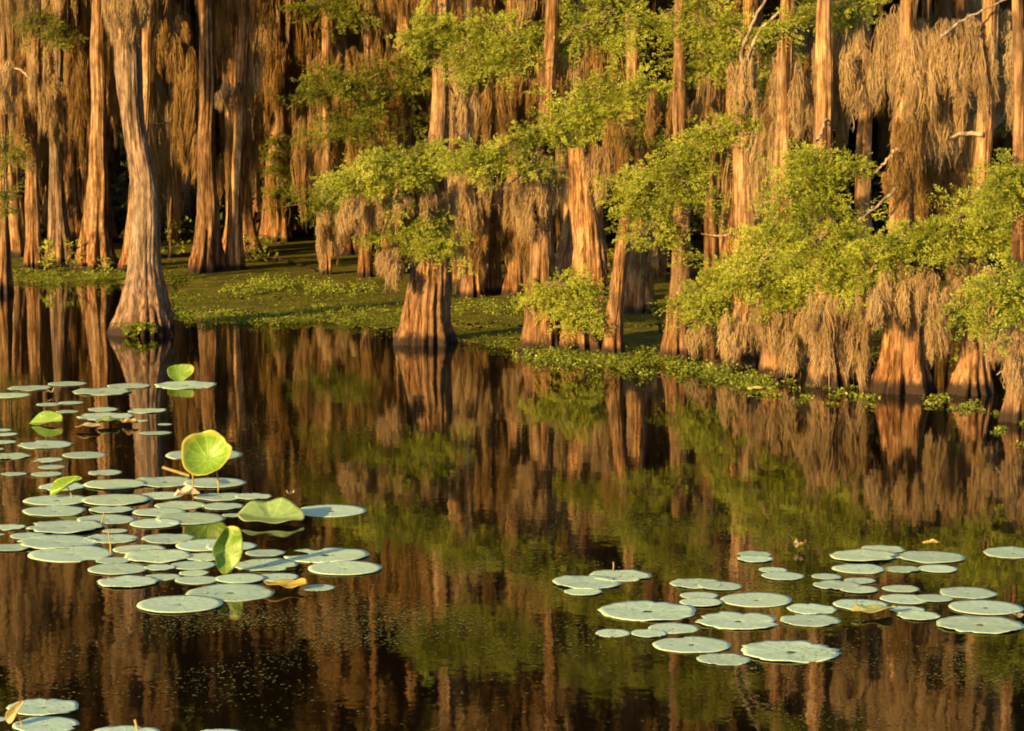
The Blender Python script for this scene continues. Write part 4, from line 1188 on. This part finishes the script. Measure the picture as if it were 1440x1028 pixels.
# pointed leaf
g = at(97, 700); root = empty("lotus_leaf", g, "rolled green lotus leaf with yellowed pointed end on a thin stalk", "lotus leaf")
def f_roll(s, a):
    x = s * np.cos(a); y = s * np.sin(a)
    w_ = .34 * (1 - .45 * x)
    return np.stack([x, y * w_, .75 * (np.abs(y) ** 1.6) * .6 + .04 * np.sin(4 * a) * s], -1)
c = aty(93, 684, g.y) - g
scaled_part("blade", curve_leaf("blade", f_roll, FRESH, th=.01), root, 26 * mpp(g.y), (c.x, 0, c.z), (math.radians(48), math.radians(-28), 0))
stalk(root, (0, 0, -.1), (c.x, 0.02, c.z), .006)

# flat yellow and brown leaves
def flat_leaf(px, py, wd, label, mat, rise=.10, rot=0.0, seed=1, squeeze=.8):
    g = at(px, py)
    def fn(s, a):
        r_ = np.random.default_rng(seed); p = r_.uniform(0, 6, 4)
        rim = 1 + .08 * np.sin(3 * a + p[0]) + .06 * np.sin(7 * a + p[1])
        z = s ** 2 * rise * (1 + .8 * np.sin(2 * a + p[2]) + .5 * np.sin(5 * a + p[3]))
        return np.stack([s * rim * np.cos(a), squeeze * s * rim * np.sin(a), z], -1)
    o = link("withered_leaf", curve_leaf("withered_leaf", fn, mat, th=.012))
    R = .5 * wd * mpp(g.y)
    o.scale = (R, R, R); o.location = (g.x, g.y, .03); o.rotation_euler = (0, 0, rot)
    return tag(o, label, "leaf")
flat_leaf(402, 829, 62, "yellow lotus leaf floating beside the widest near pad", YELLOW, .10, .2, 1)
flat_leaf(153, 598, 40, "teal-green buckled lotus leaf beside the brown curled one", CUP, .14, .4, 2)
flat_leaf(183, 599, 22, "small brown curled leaf in the far cluster", BROWN, .28, .1, 3)
flat_leaf(125, 605, 38, "yellow-brown dying leaf left of the buckled one", BROWN, .12, .5, 4)
flat_leaf(1231, 865, 66, "ragged yellow-green dying leaf among the right bed's pads", YGREEN, .10, .3, 5, .55)
flat_leaf(1434, 873, 24, "tan dry leaf tip at the right edge", BROWN, .2, .3, 6)
flat_leaf(264, 701, 36, "pale pinkish fallen petals on the pads below the raised leaf", plain_noise("petal", (.5, .38, .26), (.66, .52, .40), 30), .3, .3, 7)
flat_leaf(71, 556, 14, "tiny tan leaf scrap floating by the far row", BROWN, .6, .3, 8)
flat_leaf(1125, 774, 18, "small orange leaf scrap floating behind the right bed", BROWN, .5, .3, 9)
flat_leaf(1310, 770, 24, "thin orange leaf scrap behind the crowded cluster", BROWN, .2, .1, 10, .3)
flat_leaf(1068, 551, 36, "thin pale leaf lying at the weed mat's rim", YGREEN, .1, .1, 11, .4)
flat_leaf(408, 700, 12, "tiny orange scrap behind the cupped leaf", BROWN, .5, .2, 12)
g = at(22, 1022); root = empty("lotus_leaf", g, "curled tan lotus leaf standing up in the bottom left corner", "lotus leaf")
scaled_part("blade", curve_leaf("blade", f_roll, BROWN, th=.012), root, 20 * mpp(g.y), (0, 0, .07), (math.radians(70), math.radians(-55), 0))
stalk(root, (0, 0.01, -.1), (0, .01, .07), .005)

def thin_stalk(p, q, label, r=.006):
    g = at(*p); root = link("lotus_stalk", None)
    e = aty(q[0], q[1], g.y) - g
    bpy.data.objects.remove(root)
    t = np.linspace(0, 1, 8)[:, None]
    P = np.array([0, 0, -.05]) * (1 - t) + np.array(e) * t + np.array([.01, 0, 0]) * np.sin(3 * t)
    V, Fq = tube_arrays(P, np.linspace(r, r * .6, 8), 7)
    o = link("lotus_stalk", mesh_quads("lotus_stalk", V, STEM, Fq, True)); o.location = g
    return tag(o, label, "stalk")
thin_stalk((136, 738), (146, 719), "short yellow broken stalk leaning over the middle pads")
thin_stalk((155, 780), (151, 745), "bent yellow stalk standing at the broad pale pad's rim")
thin_stalk((858, 801), (862, 790), "short stalk behind the separate group of three pads", .005)
thin_stalk((190, 1026), (189, 1012), "green stub beside the pad at the bottom edge", .010)

# ------------------------------------------------------------------ saplings, sprigs, fallen branches
def plant(px, py, wpx, hpx, label, name="sapling", cat="sapling", n=60, size=.035, mat=LEAF, up=0.0):
    g = at(px, py); root = empty(name, g, label, cat)
    k = mpp(g.y); W, H = wpx * k * .5, hpx * k
    P = np.stack([rng.normal(0, W * .5, n), rng.normal(0, W * .4, n), up + H * rng.uniform(.15, 1, n)], -1)
    link("foliage", mesh_quads("foliage", leaf_scatter(P, rng.uniform(.6, 1.3, n) * size, .7, rng, .5), mat), root)
    Vs, Fs, nv = [], [], 0
    for q in range(5):
        e = P[rng.integers(0, n)]
        V, Fq = tube_arrays(np.array([[0, 0, up - .05], e * .5 + np.array([0, 0, up * .5]), e]), [.007, .006, .003], 5)
        Vs.append(V); Fs.append(Fq + nv); nv += len(V)
    link("stem", mesh_quads("stem", np.concatenate(Vs), TWIG, np.concatenate(Fs), True), root)
plant(66, 384, 26, 46, "yellow-green sapling between the far left trunks", n=70, size=.045)
plant(102, 384, 24, 50, "leafy sapling at the foot of the split-based cypress", n=60, size=.045)
plant(146, 388, 30, 30, "low sprig in front of the split-based cypress", n=50, size=.04)
plant(1350, 545, 26, 110, "leafy vine climbing beside the forked-root cypress", n=130, size=.035)
plant(1243, 545, 34, 70, "leafy shoots on the wide-footed dark red cypress", n=90, size=.035, up=.05)
plant(1425, 590, 22, 40, "small sprout at the foot of the cypress at the right edge", n=50, size=.035)
plant(1030, 512, 24, 40, "weedy sprout at the forked cypress's foot", n=40, size=.03)
plant(930, 470, 40, 50, "dark bush behind the upright pale cypress", n=90, size=.04, mat=LEAF_DIM)
plant(860, 420, 40, 70, "dark bush in the gap behind the leaning slim cypress", n=120, size=.05, mat=LEAF_DIM)
plant(240, 365, 50, 60, "dim shrub in the gap behind the large buttressed cypress", n=120, size=.05, mat=LEAF_DIM)
plant(360, 372, 60, 40, "dim low shrub beside the fallen branches", n=120, size=.05, mat=LEAF_DIM)
# fern tuft on the big buttress
g = Vector((T['t1'].base.x, T['t1'].Y - 0.40, 0.06)); root = empty("fern_tuft", g, "bright green fern tuft on the large buttressed cypress's foot", "fern")
O, D, Nn, L = clump_fans((0, -.02, .06), (.16, .08, .07), 16, .14)
link("foliage", mesh_quads("foliage", fans(O, D, Nn, L, .03, .012), LEAF), root)
link("stem", mesh_quads("stem", *(lambda a: (a[0], TWIG, a[1]))(tube_arrays(np.array([[0, .12, -.03], [0, .04, .0], [0, -.03, .06]]), [.012, .01, .006], 6)), True), root)

def fallen(poly, label, r=.03):
    P = np.array([tuple(at(x, y, .05)) for x, y in poly]); c = P[0].copy()
    d = np.r_[0, np.cumsum(np.linalg.norm(np.diff(P, axis=0), axis=1))]; u = np.linspace(0, d[-1], 16)
    Q = np.stack([np.interp(u, d, P[:, i]) for i in range(3)], 1) - c + rng.normal(0, .01, (16, 3))
    V, Fq = tube_arrays(Q, np.linspace(r, r * .5, 16), 8)
    o = link("fallen_branch", mesh_quads("fallen_branch", V, BARE, Fq, True)); o.location = c
    tag(o, label, "branch")
fallen([(306, 332), (345, 334), (400, 342)], "longer fallen branch lying farthest back on the dark bank")
fallen([(340, 354), (380, 353)], "short fallen branch lying between two longer ones", .025)
fallen([(365, 366), (400, 365), (445, 380)], "bowed fallen branch nearest the weed mat")

# ------------------------------------------------------------------ render settings
S.render.engine = 'CYCLES'
S.cycles.max_bounces = 6
S.cycles.diffuse_bounces = 3
S.cycles.glossy_bounces = 3
S.cycles.transmission_bounces = 3
S.cycles.caustics_reflective = False
S.cycles.caustics_refractive = False
S.cycles.use_denoising = True
S.cycles.filter_width = 1.9
